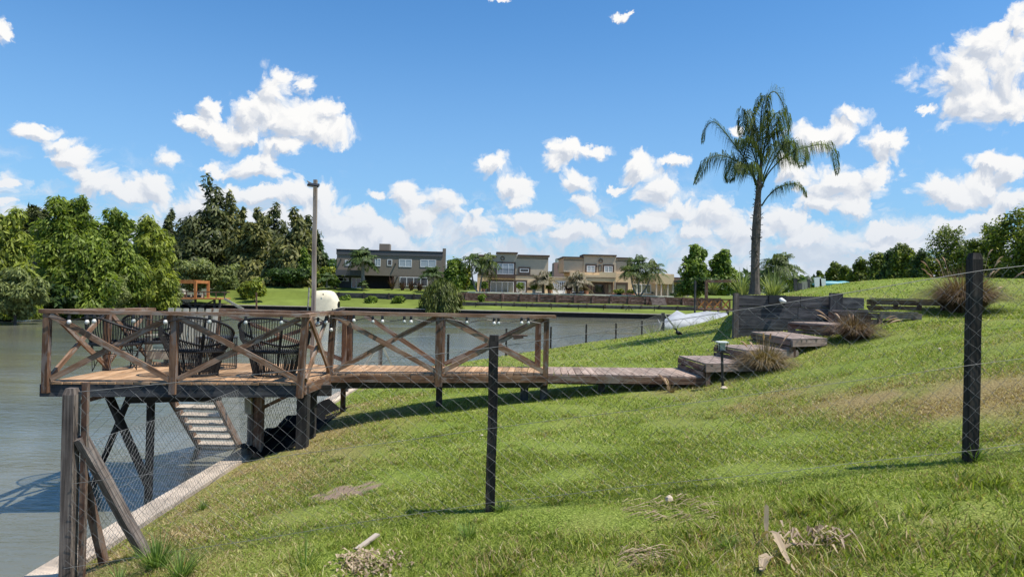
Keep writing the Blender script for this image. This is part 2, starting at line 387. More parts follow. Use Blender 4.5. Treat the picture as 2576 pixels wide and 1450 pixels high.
LO = [(-3.72,y,.70) for y in (-12,-6,-2,1,3,5,7,9,11,13,15,17,19)]+[(x,y,.72) for x, y in SH[1:]]+[
 (0,-6,1.7),(4,-6,2.3),(12,-6,3.2),(30,-8,3.8),(-2,0,1.12),(0,0,1.62),(2,0,1.86),(5,0,2.4),(10,0,3.1),(-2.5,3,1.0),(0,3,1.46),(2,3,1.74),(4,3,2.02),
 (-3.1,5.93,.88),(-2.5,5.2,1.0),(-.15,5.93,1.31),(2,5.6,1.66),(3.6,5.5,1.93),(4.4,6,2.05),(-2,8,1.02),(0,8,1.31),(3,8,1.70),(5,8.5,2.25),(6.6,9,2.74),
 (-3.05,9.9,.86),(-2,11,1.10),(-1,11,1.20),(.2,11.6,1.35),(1.5,11.3,1.49),(3.2,11.4,1.66),(4.2,11.3,1.93),(5.6,12,2.22),(7,12,2.55),(9,12,2.80),
 (-2.5,15,.98),(0,15,1.42),(2.5,15,1.80),(4.3,14.8,2.17),(4.5,16.5,2.2),(3,18,1.92),(1,18,1.5),(-1.4,19,1.08),(.14,21,1.26),(2.9,24,1.48),(5.9,28,1.58),
 (4.6,21,1.95),(6,23,2.05),(3.1,13,1.72),(4.9,13.4,2.25),(5.8,13.8,2.42),(6.6,14.3,2.5),(7.4,14.5,2.66),(8.0,14.3,2.73),(8.9,14.5,2.82),(8.2,15.3,2.90),(9.6,15.4,2.97),(10.2,16.6,3.12),(9,13,2.82),(9.5,14.2,2.86),(9.0,17,3.12),(8.9,22,3.32),
 (13,25,3.67),(15.8,25,3.84),(16,21,3.84),(12,18,3.5),(14,10,3.5),(30,25,4.0),(30,10,4.0),(45,30,4.0),(9.4,29,1.9),(10,34,1.35),(13.5,42,1.2),(17,52,1.3),
 (20.5,62,1.4),(14,36,3.2),(18.5,47,3.3),(24,60,3.4),(30,80,3.0),(40,60,3.9),(60,80,3.6),(45,45,4.0),(25,38,3.9)]
lo = tps(LO)
HI = [(5.2,15.3,3.10),(6.2,15.3,3.12),(7.6,15.3,3.08),(8.4,15.3,3.10),(5.9,17,3.15),(8,17,3.2),(7.4,22,3.2),(9,22,3.32),(9,19,3.3)]
hi = tps(HI)
WY = 15.0
def ground(x, y):
    x = np.asarray(x, float); y = np.asarray(y, float); z = lo(x, y)
    inside = (y > WY+.04) & (y < 23) & (x > 4.86+(y-15.05)*.336) & (x < 7.75)
    z = np.where(inside, hi(x, y), z)
    edge = np.clip((x-shx(y))/.35, 0, 1); z = z*edge+.69*(1-edge)
    return np.maximum(z, .66)
gz = lambda x, y: float(ground(np.array([x]), np.array([y]))[0])
ys = np.concatenate([np.arange(-12, 2, .5), np.arange(2, 14.8, .1), [14.9, 15.02, 15.06], np.arange(15.2, 24, .14), np.arange(24, 40, .4), np.arange(40, 86.1, 1.5)])
tt = np.linspace(0, 1, 230)
xo = 13*tt+57*tt**4
Yg, Tg = np.meshgrid(ys, xo, indexing='ij'); Xg = shx(Yg)+Tg
Zg = ground(Xg, Yg)
Zg += (.012*np.sin(Xg*3.1+1.3*np.sin(Yg*2.3))+.01*np.sin(Yg*4.7+Xg*1.9))*np.clip((Xg-shx(Yg))/.8, 0, 1)
def blob(x, y, cx, cy, rx, ry): return np.exp(-((x-cx)/rx)**2-((y-cy)/ry)**2)
pA = Pz(2200, 1060, 1.75); pB = Pz(2420, 1060, 1.95); pC = Pz(866, 1232, 1.1); pD = Pz(1950, 985, 1.9); pE = Pz(1750, 975, 1.65); pF = Pz(700, 1170, 1.0)
_vn = np.random.default_rng(77).random((64, 64))
def vnoise(x, y, s):
    x = np.asarray(x, float)*s+31.3; y = np.asarray(y, float)*s+17.9; i = np.floor(x).astype(int); j = np.floor(y).astype(int); u = x-i; v = y-j; u = u*u*(3-2*u); v = v*v*(3-2*v)
    g_ = lambda a, b: _vn[a % 64, b % 64]
    return (g_(i, j)*(1-u)+g_(i+1, j)*u)*(1-v)+(g_(i, j+1)*(1-u)+g_(i+1, j+1)*u)*v
def dryness(x, y):
    d = .62*blob(x, y, pA.x, pA.y, .8, .6)+.75*blob(x, y, pB.x+.3, pB.y, .8, .7)+.45*blob(x, y, pD.x, pD.y, 1.2, .8)+.42*blob(x, y, pE.x, pE.y, .9, .6)
    d += .5*np.clip(1-(x-shx(y))/2.6, 0, 1)*(y < 14)+.15*blob(x, y, 1, 4.8, 3, .8)
    n = vnoise(x, y, .55)*.5+vnoise(x, y, 1.7)*.3+vnoise(x, y, 5.1)*.2-.5; n2 = vnoise(x+9, y, 3.2)-.5
    return np.clip(d*(1.25+1.6*n2)+.07+.75*n, 0, 1)
def soil(x, y): return np.clip(1.7*blob(x, y, pC.x, pC.y, .36, .30)*(.75+.4*np.sin(x*19+3*np.sin(y*15)))+.75*blob(x, y, shx(y)+.20, y, .08, 50)*(.5+.5*np.sin(y*2.7+np.sin(y*5))), 0, 1)
nR, nC = Xg.shape
idx = np.arange(nR*nC).reshape(nR, nC)
Fq = np.stack([idx[:-1, :-1], idx[:-1, 1:], idx[1:, 1:], idx[1:, :-1]], -1).reshape(-1, 4)
m, t, b, o = newmat('lawn'); M['lawn'] = m
tcn = t.new('ShaderNodeTexCoord').outputs['Object']
da = t.new('ShaderNodeAttribute'); da.attribute_name = 'dry'; sa = t.new('ShaderNodeAttribute'); sa.attribute_name = 'soil'
n1 = t.noise(tcn, 55, 3, .7); n2 = t.noise(tcn, 2.2, 4, .6)
g = t.ramp(n1, [(.32, (.022,.038,.006)), (.5, (.13,.19,.022)), (.66, (.38,.43,.10))])
g = t.mix(t.mapr(n2, .35, .7, 0, .45), g, (.27,.30,.07))
dr = t.ramp(n1, [(.3, (.15,.10,.04)), (.7, (.40,.30,.15))])
g = t.mix(t.math('MULTIPLY', da.outputs['Fac'], .9), g, dr)
g = t.mix(t.mapr(sa.outputs['Fac'], .35, .8), g, t.ramp(n1, [(.3, (.19,.13,.09)), (.7, (.36,.27,.19))]))
t.l.new(g, b.inputs['Base Color']); b.inputs['Roughness'].default_value = .9; b.inputs['Specular IOR Level'].default_value = .1
bump(t, b, t.noise(tcn, 42, 3, .7), .9, .03)
lawn = fast('lawn', np.stack([Xg.ravel(), Yg.ravel(), Zg.ravel()], 1), Fq, M['lawn'], attr={'dry': dryness(Xg, Yg).ravel(), 'soil': soil(Xg, Yg).ravel()})
tag(lawn, kind='structure'); lawn.data.polygons.foreach_set('use_smooth', [True]*len(lawn.data.polygons))

# grass blades on the near lawn (uncountable)
def blades(n, ylo, yhi, hmin, hmax, w, bend, name_seed, clump=0):
    r = np.random.default_rng(name_seed)
    y = ylo+(yhi-ylo)*r.random(n)**1.25; half = .80*y+.7; x = (r.random(n)*2-1)*half
    if clump:
        q = r.integers(0, clump, n); cy = ylo+(yhi-ylo)*r.random(clump)**1.2; cx = (r.random(clump)*2-1)*(.8*cy+.5); cr = .05+.16*r.random(clump)**2
        x = cx[q]+r.normal(size=n)*cr[q]; y = cy[q]+r.normal(size=n)*cr[q]*.7
    k = (x > shx(y)+.03+.22*r.random(n)**3) & ~((x < -2.95) & (y > 9.9) & (y < 12.6)) & ~((x > 4.7) & (x < 8.0) & (y > 14.85) & (y < 15.2)) & (soil(x, y)*1.7 < r.random(n)+.25)
    # under the low end of the walkway the grass stops
    x, y = x[k], y[k]; n = len(x); z = ground(x, y)
    h = (hmin+(hmax-hmin)*r.random(n))*(1-.3*dryness(x, y)); a = r.random(n)*2*np.pi; ww = w*(.6+.8*r.random(n))
    dx, dy = np.cos(a), np.sin(a); be = bend*(.3+r.random(n)); a2 = r.random(n)*2*np.pi; bx, by = np.cos(a2)*be*h, np.sin(a2)*be*h
    base = np.stack([x, y, z-.004], 1); s_ = np.stack([dx*ww, dy*ww, 0*x], 1)
    mid = base+np.stack([bx*.4, by*.4, h*.6], 1); top = base+np.stack([bx, by, h], 1)
    V = np.stack([base-s_*.6, base+s_*.6, mid+s_, mid-s_, top], 1).reshape(-1, 3)
    q = np.arange(n)*5; Ft = np.concatenate([np.stack([q, q+1, q+2], 1), np.stack([q, q+2, q+3], 1), np.stack([q+3, q+2, q+4], 1)])
    dd = np.repeat(dryness(x, y), 5); return V, Ft, dd
parts = [blades(270000, 2.4, 8, .016, .036, .0027, 1.4, 1), blades(210000, 6, 15, .018, .038, .0045, 1.4, 2), blades(110000, 13, 34, .022, .042, .010, 1.3, 3), blades(24000, 2.4, 4.9, .035, .09, .0034, 1.0, 4), blades(42000, 2.6, 10.5, .025, .05, .0034, 1.2, 5, 300), blades(14000, 2.6, 5.2, .05, .12, .0034, 1.2, 6, 100)]
Vs, Fs, Ds, off = [], [], [], 0
for V_, F_, D_ in parts: Vs.append(V_); Fs.append(F_+off); Ds.append(D_); off += len(V_)
m, t, b, o = newmat('grass_blade'); M['blade'] = m
ri = t.new('ShaderNodeNewGeometry').outputs['Random Per Island']; da = t.new('ShaderNodeAttribute'); da.attribute_name = 'dry'
n2 = t.noise(t.new('ShaderNodeTexCoord').outputs['Object'], 1.3, 4, .6)
n3 = t.noise(t.new('ShaderNodeTexCoord').outputs['Object'], .55, 3, .6)
g = t.ramp(t.math('ADD', t.math('ADD', t.math('MULTIPLY', ri, .62), t.math('MULTIPLY', n2, .45)), t.math('MULTIPLY_ADD', n3, .5, -.32)), [(.15, (.075,.115,.012)), (.5, (.225,.275,.034)), (.72, (.41,.44,.105)), (.85, (.66,.60,.31))])
dr = t.ramp(ri, [(.1, (.20,.13,.055)), (.6, (.45,.335,.17)), (.95, (.60,.49,.29))])
isd = t.math('LESS_THAN', t.math('FRACT', t.math('MULTIPLY', ri, 37.7)), t.math('MULTIPLY_ADD', da.outputs['Fac'], 1.0, .10))
g = t.mix(isd, g, dr)
t.l.new(g, b.inputs['Base Color']); b.inputs['Roughness'].default_value = .6; b.inputs['Specular IOR Level'].default_value = .25
tr = t.new('ShaderNodeBsdfTranslucent'); t.l.new(t.mix(1.0, g, (1.2, 1.3, .6), 'MULTIPLY'), tr.inputs[0])
mx = t.new('ShaderNodeMixShader'); mx.inputs[0].default_value = .42; t.l.new(b.outputs[0], mx.inputs[1]); t.l.new(tr.outputs[0], mx.inputs[2]); t.l.new(mx.outputs[0], o.inputs[0])
gr = fast('grass', np.concatenate(Vs), np.concatenate(Fs), M['blade'], attr={'dry': np.concatenate(Ds)})
tag(gr, 'short mown green grass covering the whole bank slope', 'grass', kind='stuff')

# water
m, t, b, o = newmat('river_water'); M['water'] = m
tcn = t.new('ShaderNodeTexCoord').outputs['Object']
mp = t.new('ShaderNodeMapping'); t.put(mp.inputs[0], tcn); mp.inputs['Rotation'].default_value = (0, 0, R(12)); mp.inputs['Scale'].default_value = (.55, 1.5, 1)
w1 = t.noise(mp.outputs[0], 5.2, 4, .62, .5); w2 = t.noise(mp.outputs[0], 1.1, 3, .5); w3 = t.noise(tcn, .06, 3, .5)
wp = t.mapr(t.noise(t.vm('MULTIPLY', tcn, (.5, 1.6, 1)), .10, 3, .6), .38, .62, .35, 1.25)
hgt = t.math('MULTIPLY', t.math('ADD', t.math('MULTIPLY', w1, .55), t.math('MULTIPLY', w2, .8)), wp)
c = t.mix(t.mapr(w3, .4, .6), (.145,.140,.098), (.105,.115,.095))
t.l.new(c, b.inputs['Base Color']); b.inputs['Roughness'].default_value = .09; b.inputs['IOR'].default_value = 1.33
bn = t.new('ShaderNodeBump'); bn.inputs['Strength'].default_value = .42; bn.inputs['Distance'].default_value = .10; t.put(bn.inputs['Height'], hgt); t.l.new(bn.outputs[0], b.inputs['Normal'])
wm = fast('water', [(-600,-60,0),(600,-60,0),(600,140,0),(-600,140,0)], [(0,1,2,3)], m); tag(wm, kind='structure')
# river bed and far country in one sheet to the horizon
M['farlawn'] = plain('far_lawn', (.14,.175,.035), .95, .28, .35, spec=.1, bmp=0)
M['farland'] = plain('far_country', (.06,.09,.03), .95, .3, .02, spec=.1)
FY = 85.5
def farz(x, y):
    if y <= FY: return .60
    if x > -19.2*1: pass
    return 0
# far bank: left property (x<-8) and right property, terraces between sleeper walls
rows_l = [(FY,.60),(87,.72),(92.0,1.62),(92.06,2.28),(96,2.55),(100,2.92),(130,3.0),(400,3.0),(4000,-2)]
rows_r = [(FY,.60),(88,.85),(90.0,1.05),(90.06,1.48),(92.94,1.58),(93.0,2.62),(96,2.66),(130,2.9),(400,3.0),(4000,-2)]
def strip(name, xs_, rows, mat):
    V, F = [], []
    for y, z in rows:
        for x in xs_: V.append((x, y, z+(.05*math.sin(x*.7+y) if 86 < y < 130 else 0)))
    n = len(xs_)
    for i in range(len(rows)-1):
        for j in range(n-1): F.append((i*n+j, i*n+j+1, (i+1)*n+j+1, (i+1)*n+j))
    return tag(fast(name, V, F, mat), kind='structure')
XL = -8.6
strip('far_lawn', [-40, -36, -32, -28, -24, -20, -16, -12, XL], rows_l, M['farlawn'])
strip('far_lawn', [XL+.02]+list(range(-6, 61, 4))+[90, 400], rows_r, M['farlawn'])
fast('far_land', [(-3000,300,2.5),(-40,300,2.5),(-40,4000,-2),(-3000,4000,-2),(400,300,2.5),(3000,300,2.5),(3000,4000,-2),(400,4000,-2)], [(0,1,2,3),(4,5,6,7)], M['farland'])['kind'] = 'structure'
fast('left_bank', [(-600,-60,.9),(-45,-60,.9),(-37.5,-60,-.1),(-37.2,50,-.1),(-38.5,86,-.1),(-42,50,.8),(-43,86,.8),(-44,320,3),(-600,320,3)],
     [(0,1,5,8),(1,2,3,5),(5,3,4,6),(5,6,7,8)], plain('bank_soil', (.07,.075,.035), .95, .3, .5))['kind'] = 'structure'
fast('right_land', [(69.5,-12,3.9),(600,-12,4),(600,300,4),(69.5,300,3.4)], [(0,1,2,3)], M['farlawn'])['kind'] = 'structure'

# ------------------------------------------------------------------ banks and walls
kb = MB()
for i in range(16):
    y0 = -12+i*2.05; kb.beam((-3.885, y0, .34), (-3.885, y0+2.045, .34), .29, .76, jit=.01, seg=2)
tag(kb.build('bank_kerb', M['concrete']), 'pale concrete kerb running along the near water edge under the deck', 'kerb')
kb = MB()
for (x0, y0), (x1, y1) in zip(SH[1:], SH[2:]): kb.beam((x0-.12, y0+.05, .30), (x1-.12, y1+.05, .30), .25, .80)
tag(kb.build('bank_edging', M['dark']), 'dark board edging holding the lawn beyond the deck above the water', 'edging')
q = empty('quay_wall', (0, 85.3, 0), 'long dark quay wall with pale cap on the far side of the river', 'quay wall')
f = MB(); c = MB(); po = MB()
f.box((-5, 85.35, .16), (72, .24, .8)); c.box((-5, 85.3, .59), (72, .5, .09))
for i in range(36): po.box((-40+i*2, 85.19, .2), (.16, .1, .72))
f.build('board_face', M['farwall'], q); c.build('cap', M['farcap'], q); po.build('pile_row', M['black'], q)

def sleeper_wall(x0, x1, y, z0, z1, nrow, mat, pmat, step, label, cat='retaining wall', post=.22):
    r = empty('sleeper_wall', ((x0+x1)/2, y, z0), label, cat); b = MB(); n = max(1, round((x1-x0)/step)); s = (x1-x0)/n; h = (z1-z0)/nrow
    for i in range(n):
        for k in range(nrow):
            b.beam((x0+i*s+.02, y+random.uniform(-.03, .03), z0+h*(k+.5)), (x0+(i+1)*s-.02, y+random.uniform(-.03, .03), z0+h*(k+.5)), .12, h-.03)
    b.build('sleeper_boards', M[mat], r); pb = MB()
    for i in range(n+1): pb.beam((x0+i*s, y-.12, z0-.1), (x0+i*s, y-.06, z1+.04), post, .16, up=(0, 1, 0))
    pb.build('upright_posts', M[pmat], r); return r
sleeper_wall(-26, -9.6, 91.98, 1.55, 2.34, 3, 'sleeper', 'black', 3.4, 'long low dark timber retaining wall below the grey house lawn')
sleeper_wall(-9.0, 33, 89.98, .98, 1.52, 2, 'sleeper', 'black', 2.3, 'low dark timber wall nearest the water below the beige house')
sleeper_wall(-8.4, 27.6, 92.95, 1.5, 2.66, 3, 'red_sleeper', 'red_sleeper', 2.35, 'tall reddish timber retaining wall in front of the beige house terrace', post=.34)
for i in range(5): pass
gs = empty('garden_steps', P(2632*0+1628, 750, 92.7), 'flight of timber garden steps cut into the reddish retaining wall', 'steps')
for k in range(5):
    MB().box((19.3, 92.55-.28*(4-k), 1.62+.2*k), (1.9, .3, .2)).build('step', M['step'], gs)

# ------------------------------------------------------------------ weathered sleeper wall and step platforms on the near slope
wl = empty('timber_retaining_wall', (4.85, WY, 2.15), 'weathered grey sleeper wall of stacked boards beside the steps below the tall palm', 'retaining wall')
x0, x1 = 4.80, 7.62; zt = P(1850, 740, WY).z
for k in range(5):
    b = MB(); z = zt-.125-.245*k
    xe = x1 if k else P(2170, 746, WY).x
    b.beam((x0, WY-.02, z), ((x0+xe)/2-.1*k, WY-.02, z), .09, .235, seg=3, jit=.006).beam(((x0+xe)/2-.1*k+.01, WY-.022, z), (xe, WY-.022, z-.01), .088, .235, seg=3, jit=.006)
    b.build('sleeper', M['sleeper'], wl)
MB().beam((x0-.03, WY-.10, 1.9), (x0-.03, WY-.10, zt+.03), .10, .12, up=(0, 1, 0)).build('upright_post', M['grey'], wl)
a = P(2103, 740, WY-.14); MB().beam((a.x, WY-.14, 2.2), (a.x, WY-.14, a.z+.03), .27, .07, up=(0, 1, 0)).build('upright_post', M['sleeper'], wl)
rt = MB()
for k in range(5): rt.beam((x0+.06, WY+.03, zt-.125-.245*k), (7.45, 22.8, zt-.125-.245*k), .09, .235)
rt.build('return_boards', M['sleeper'], wl)
a = P(2038, 848/1.84*.644+579.6, WY) if 0 else P(1955, 752, WY-.08)
bl = empty('bulkhead_lamp', a, 'small black wall lamp with pale dome on the weathered sleeper wall', 'lamp')
MB().box((a.x, WY-.085, a.z), (.36, .05, .17)).build('back_plate', M['blackpl'], bl)
MB().tube([(a.x+.06, WY-.14, a.z-.01), (a.x+.06, WY-.20, a.z-.03), (a.x+.14, WY-.21, a.z-.05)], [.05, .055, .02], 10).build('lamp_dome', M['white'], bl, True)

def platform(label, FL, NL, NR, rise, gap=True, name='step_platform'):
    """boarded box; FL, NL = front edge far/near corners; NR = near right corner"""
    FL, NL, NR = Vector(FL), Vector(NL), Vector(NR); z = (FL.z+NL.z)/2; FL.z = NL.z = NR.z = z
    r = empty(name, (NL.x, NL.y, z-rise), label, 'step', 'boarded steps up the slope'); FR = FL+(NR-NL)
    across = (FL-NL); al = across.length; an = across/al; lng = (NR-NL); ll = lng.length; ln = lng/ll
    n = max(2, round(ll/.13)); b = MB()
    for i in range(n):
        c0 = NL+ln*((i+.5)*ll/n); j = random.uniform(-.012, .012)
        b.beam(c0-an*(.03+j)+Vector((0, 0, -.014)), c0+an*(al+.02+j)+Vector((0, 0, -.014)), ll/n-.012, .028)
    b.build('tread_boards', M['step'], r)
    f = MB(); hh = (rise-.04)/2
    for k in range(2):
        zz = Vector((0, 0, -.032-hh*(k+.5)-.012*k)); f.beam(NL-ln*.015+zz, FL-ln*.015+zz, .03, hh-.006, seg=2, jit=.003)
    f.build('riser_boards', M['stepside'], r)
    s = MB(); s.beam(NL-an*.025+Vector((0, 0, -.085)), NR-an*.025+Vector((0, 0, -.085)), .035, .11, seg=2, jit=.003); s.build('side_board', M['step'], r)
    for p in (NL+ln*.06+an*.03, FL+ln*.06-an*.06, NR-ln*.08+an*.03, FR-ln*.08-an*.06): MB().beam(p+Vector((0, 0, -rise-.22)), p+Vector((0, 0, -.045)), .075, .075).build('support_post', M['stepside'], r)
    return r
def st(label, fl, nl, z, nr, rise):
    FL = Pz(*fl, z); NL = Pz(*nl, z); platform(label, FL, NL, nr if isinstance(nr, Vector) else Pz(*nr, z), rise)
st('lowest boarded step platform at the end of the walkway beside the garden light', (1709, 894), (1774, 913), 2.05, Pz(1774, 913, 2.05)+Vector((1.05, .28, 0)), .24)
st('second boarded step platform from the bottom, partly behind the straw grass clump', (1799, 866), (1875, 879), 2.25, Pz(1875, 879, 2.25)+Vector((1.0, .25, 0)), .24)
st('third boarded step platform with a long bare side board in front of the grey wall', (1892, 834), (1991, 851), 2.45, (2077, 849), .24)
st('fourth boarded step platform wedged between the grey sleeper wall and the brown grass clump', (1984, 809), (2090, 816), 2.66, Pz(2090, 816, 2.66)+Vector((.9, .5, 0)), .26)
platform('fifth boarded step platform behind the brown grass clump with a dark gap under it', P(2086, 779, 14.75), P(2210, 783, 14.3), P(2315, 785, 14.2), .27)
platform('topmost boarded step platform below the upper lawn', P(2182, 749, 15.7), P(2310, 751, 15.3), P(2385, 752, 15.3), .28)

# ------------------------------------------------------------------ deck
ZF = 1.84
A0 = Pz(118, 959, ZF); B0 = Pz(757, 962, ZF)          # near edge corners
C0 = Pz(831, 939, ZF); D0 = Pz(1375, 939, ZF)         # walkway near edge
E0 = Pz(352, 911, ZF); G0 = Vector((C0.x-.12, E0.y+.28, ZF)); H0 = Pz(1377, 922, ZF)
E0 = Vector((A0.x+.02, 11.9, ZF))
I0 = Pz(1775, 946, ZF-.02); J0 = Pz(1706, 925, ZF-.02)
dk = empty('wooden_deck', ((A0.x+B0.x)/2, (A0.y+B0.y)/2, ZF), 'square wooden deck on stilts over the water with cross braced railings', 'deck')
fb = MB(); nb = 30                                     # boards run away from the camera, parallel to the left edge
Zt = Vector((0, 0, -.014))
for i in range(nb):
    t0 = (i+.5)/nb; a = A0.lerp(B0, t0)
    bb = E0.lerp(Vector((C0.x-.05, 12.1, ZF)), t0)
    e = random.uniform(-.01, .02); dv = (bb-a).normalized()
    w = (B0-A0).length/nb
    fb.beam(a-dv*(.03+e)+Zt, bb+Zt, w-.006, .028)
# wedge between deck and walkway
for i in range(4):
    t0 = (i+.5)/4; a = B0.lerp(C0, t0); fb.beam(a+Zt+Vector((.0, 0, -.001)), Vector((C0.x-.05+.03*t0, 12.1, ZF))+Zt+Vector((0, 0, -.001)), .05, .026)
fb.build('floor_boards', M['deck'], dk)
dn = Vector((0, 0, -1))
fz = MB(); fz.beam(A0+dn*.115+Vector((-.08, -.0, 0)), B0+dn*.115, .05, .165, seg=3, jit=.004); fz.build('front_fascia', M['fascia'], dk)
fz = MB(); fz.beam(B0+dn*.10+Vector((.03, 0, 0)), C0+dn*.09+Vector((.0, -.02, 0)), .05, .14); fz.build('side_fascia', M['post'], dk)
jo = MB()
jo.beam(A0+dn*.115, E0+dn*.115, .06, .16)
for t0 in (.12, .30, .48, .66, .84): jo.beam(A0.lerp(B0, t0)+Vector((0, .06, -.11)), E0.lerp(Vector((B0.x, 12.1, ZF)), t0)+Vector((0, -.02, -.11)), .05, .15)
jo.beam(A0+Vector((-.12, .7, -.20)), B0+Vector((.25, .7, -.20)), .09, .16).beam(E0+Vector((-.1, -.35, -.20)), Vector((B0.x+.3, 11.7, ZF-.20)), .09, .16)
jo.beam(A0+Vector((.85, .5, -.30)), A0+Vector((2.1, .55, -.24)), .05, .10)
jo.build('floor_joists', M['dark'], dk)
def pile(x, y, ztop, zb, w, mat='dark'): MB().beam((x, y, zb), (x, y, ztop), w, w, up=(0, 1, 0), seg=3, jit=.006).build('stilt', M[mat], dk)
p = P(380, 1000, 10.4); pile(p.x, 10.4, ZF-.12, -.9, .085)
p = P(652, 1050, 10.15); pile(p.x, 10.15, ZF-.12, .3, .115, 'stepside')
p = P(648, 1050, 11.7); pile(p.x, 11.7, ZF-.12, -.5, .12)
p = P(762, 1050, 9.9); pile(p.x, 9.92, ZF-.06, .5, .15)
p = P(783, 1050, 10.6); pile(p.x, 10.6, ZF-.12, .5, .13)
xb = MB()
def px(u, v, Y): return P(u, v, Y)
xb.beam(px(270, 985, 10.2), px(372, 1215, 10.4), .05, .15, up=(0, 1, 0)).beam(px(330, 985, 10.9), px(232, 1225, 10.9), .05, .12, up=(0, 1, 0)); xb.build('cross_brace', M['dark'], dk)
MB().beam(px(205, 1010, 10.0), px(285, 988, 10.0), .06, .10, up=(0, 1, 0)).build('corner_brace', M['post'], dk)
MB().beam(px(640, 1035, 10.3), px(722, 995, 10.3), .05, .16, up=(0, 1, 0)).build('corner_brace', M['post'], dk)
MB().beam(px(625, 1000, 10.05), px(625, 1040, 10.05), .09, .06).build('hanger_block', M['slat'], dk)

def rail_post(p, h, w, parent, drop=.12, mat='post', dx=0):
    MB().beam(Vector(p)+Vector((0, 0, -drop)), Vector(p)+Vector((dx, 0, h)), w, w, up=(0, 1, 0), seg=3, jit=.004).build('railing_post', M[mat], parent)
RH = .915
def brace(p, q, w, parent, side=0, flip=False):
    """X brace of two planks between posts standing at p and q"""
    d = (q-p).normalized(); n = Vector((d.y, -d.x, 0)); u = Vector((0, 0, 1))
    lo_, hi_ = .04, RH-.02
    MB().beam(p+n*(side+.022)+u*hi_, q+n*(side+.022)+u*lo_, .035, w, up=u, seg=4, jit=.004).build('brace', M['rail'], parent)
    MB().beam(p+n*(side-.022)+u*lo_, q+n*(side-.022)+u*hi_, .035, w, up=u, seg=4, jit=.004).build('brace', M['rail'], parent)
def cap(p, q, w, parent, th=.055, mat='rail', z0=RH, z1=None):
    z1 = z0 if z1 is None else z1
    MB().beam(p+Vector((0, 0, z0+th/2)), q+Vector((0, 0, z1+th/2)), w, th, seg=6, jit=.004).build('handrail', M[mat], parent)
dg = empty('deck_railing_front', (A0.x, A0.y, ZF), 'front railing of the deck facing the lawn with two big timber crosses', 'railing'); dg.name = 'railing'
off = Vector((0, -.045, 0))
mid = Pz(440, 960, ZF)
for q_, w, dr, dx in ((A0+Vector((.02, 0, 0)), .078, .14, 0), (mid, .085, .16, 0), (B0+Vector((.0, 0, 0)), .085, .20, .06)): rail_post(q_+off, RH, w, dg, dr, 'post', dx)
brace(A0+off+Vector((.07, 0, 0)), mid+off+Vector((-.04, 0, 0)), .075, dg); brace(mid+off+Vector((.05, 0, 0)), B0+off+Vector((-.02, 0, 0)), .075, dg)
cap(A0+off+Vector((-.07, 0, 0)), B0+off+Vector((.12, 0, 0)), .12, dg, .05)
dl = empty('railing', (A0.x, 10.6, ZF), 'left side railing of the deck on the open water side', 'railing')
L1 = Pz(248, 930, ZF); L1.x = A0.x+.03; L2 = E0+Vector((.0, .0, 0))
rail_post(L1, RH-.01, .085, dl); rail_post(L2, RH-.05, .085, dl)
brace(A0+Vector((.02, .05, 0)), L1, .065, dl); brace(L1, L2, .065, dl)
cap(A0+Vector((0, .05, 0)), L2+Vector((0, .1, 0)), .12, dl, .05, 'rail', RH-.004, RH-.05)
db = empty('railing', (-4.2, 12.0, ZF), 'back railing of the deck behind the black chairs', 'railing')
K1 = P(545, 912, 12.05); K1.z = ZF; K2 = Vector((C0.x-.0, 12.12, ZF))
rail_post(K1, RH-.04, .085, db); rail_post(K2, RH-.06, .09, db); brace(K1, K2, .065, db)
cap(K1+Vector((-.12, 0, 0)), K2+Vector((.25, .02, 0)), .12, db, .05, 'rail', RH-.04, RH-.06)
K0 = Pz(364, 911, ZF); K0.y = 11.95
# short side and walkway
ds = empty('railing', (B0.x, (B0.y+C0.y)/2, ZF), 'short railing with a narrow cross joining deck corner and walkway', 'railing')
rail_post(C0+Vector((-.02, 0, 0)), RH-.01, .085, ds, .1, 'post', .05); brace(B0+Vector((.09, 0, 0)), C0+Vector((-.04, 0, 0)), .075, ds)
cap(B0+Vector((.05, -.02, 0)), C0+Vector((.0, .0, 0)), .12, ds, .05)

wk = empty('walkway', ((C0.x+D0.x)/2, D0.y, ZF), 'boarded walkway joining the deck on stilts to the lawn and steps', 'walkway')
G1 = Vector((C0.x+.02, 12.08, ZF)); H1 = Pz(1377, 922, ZF)
b = MB(); n = 31
for i in range(n):
    t0 = (i+.5)/n; p = C0.lerp(D0, t0); q_ = G1.lerp(H1, t0); d = (q_-p).normalized(); e = random.uniform(-.012, .012)
    b.beam(p-d*(.015+e)+Zt, q_+d*.02+Zt, (D0-C0).length/n-.014, .028)
b.build('floor_boards', M['deck'], wk)
b = MB(); n = 22
for i in range(n):
    t0 = (i+.5)/n; p = D0.lerp(I0, t0); q_ = H1.lerp(J0, t0); d = (q_-p).normalized(); e = random.uniform(-.02, .02)
    b.beam(p-d*(.015+e)+Zt, q_+d*.02+Zt, (I0-D0).length/n-.014, .028)
b.build('floor_boards', M['walk'], wk)
MB().beam(C0+Vector((0, -.04, -.08)), C0.lerp(D0, .36)+Vector((0, -.04, -.08)), .035, .10, seg=2, jit=.003).beam(C0.lerp(D0, .362)+Vector((0, -.045, -.08)), D0+Vector((0, -.045, -.08)), .035, .11, seg=3, jit=.003).build('side_board', M['post'], wk)
MB().beam(D0+Vector((.02, -.04, -.08)), I0+Vector((0, -.04, -.08)), .035, .11, seg=3, jit=.004).build('side_board', M['stepside'], wk)
b = MB(); b.beam(C0+Vector((0, .10, -.16)), D0+Vector((0, .1, -.16)), .06, .16).beam(G1+Vector((0, -.15, -.13)), H1+Vector((0, -.15, -.13)), .06, .16).beam(D0+Vector((0, .12, -.12)), I0+Vector((-.3, .12, -.12)), .06, .12)
b.build('joists', M['dark'], wk)
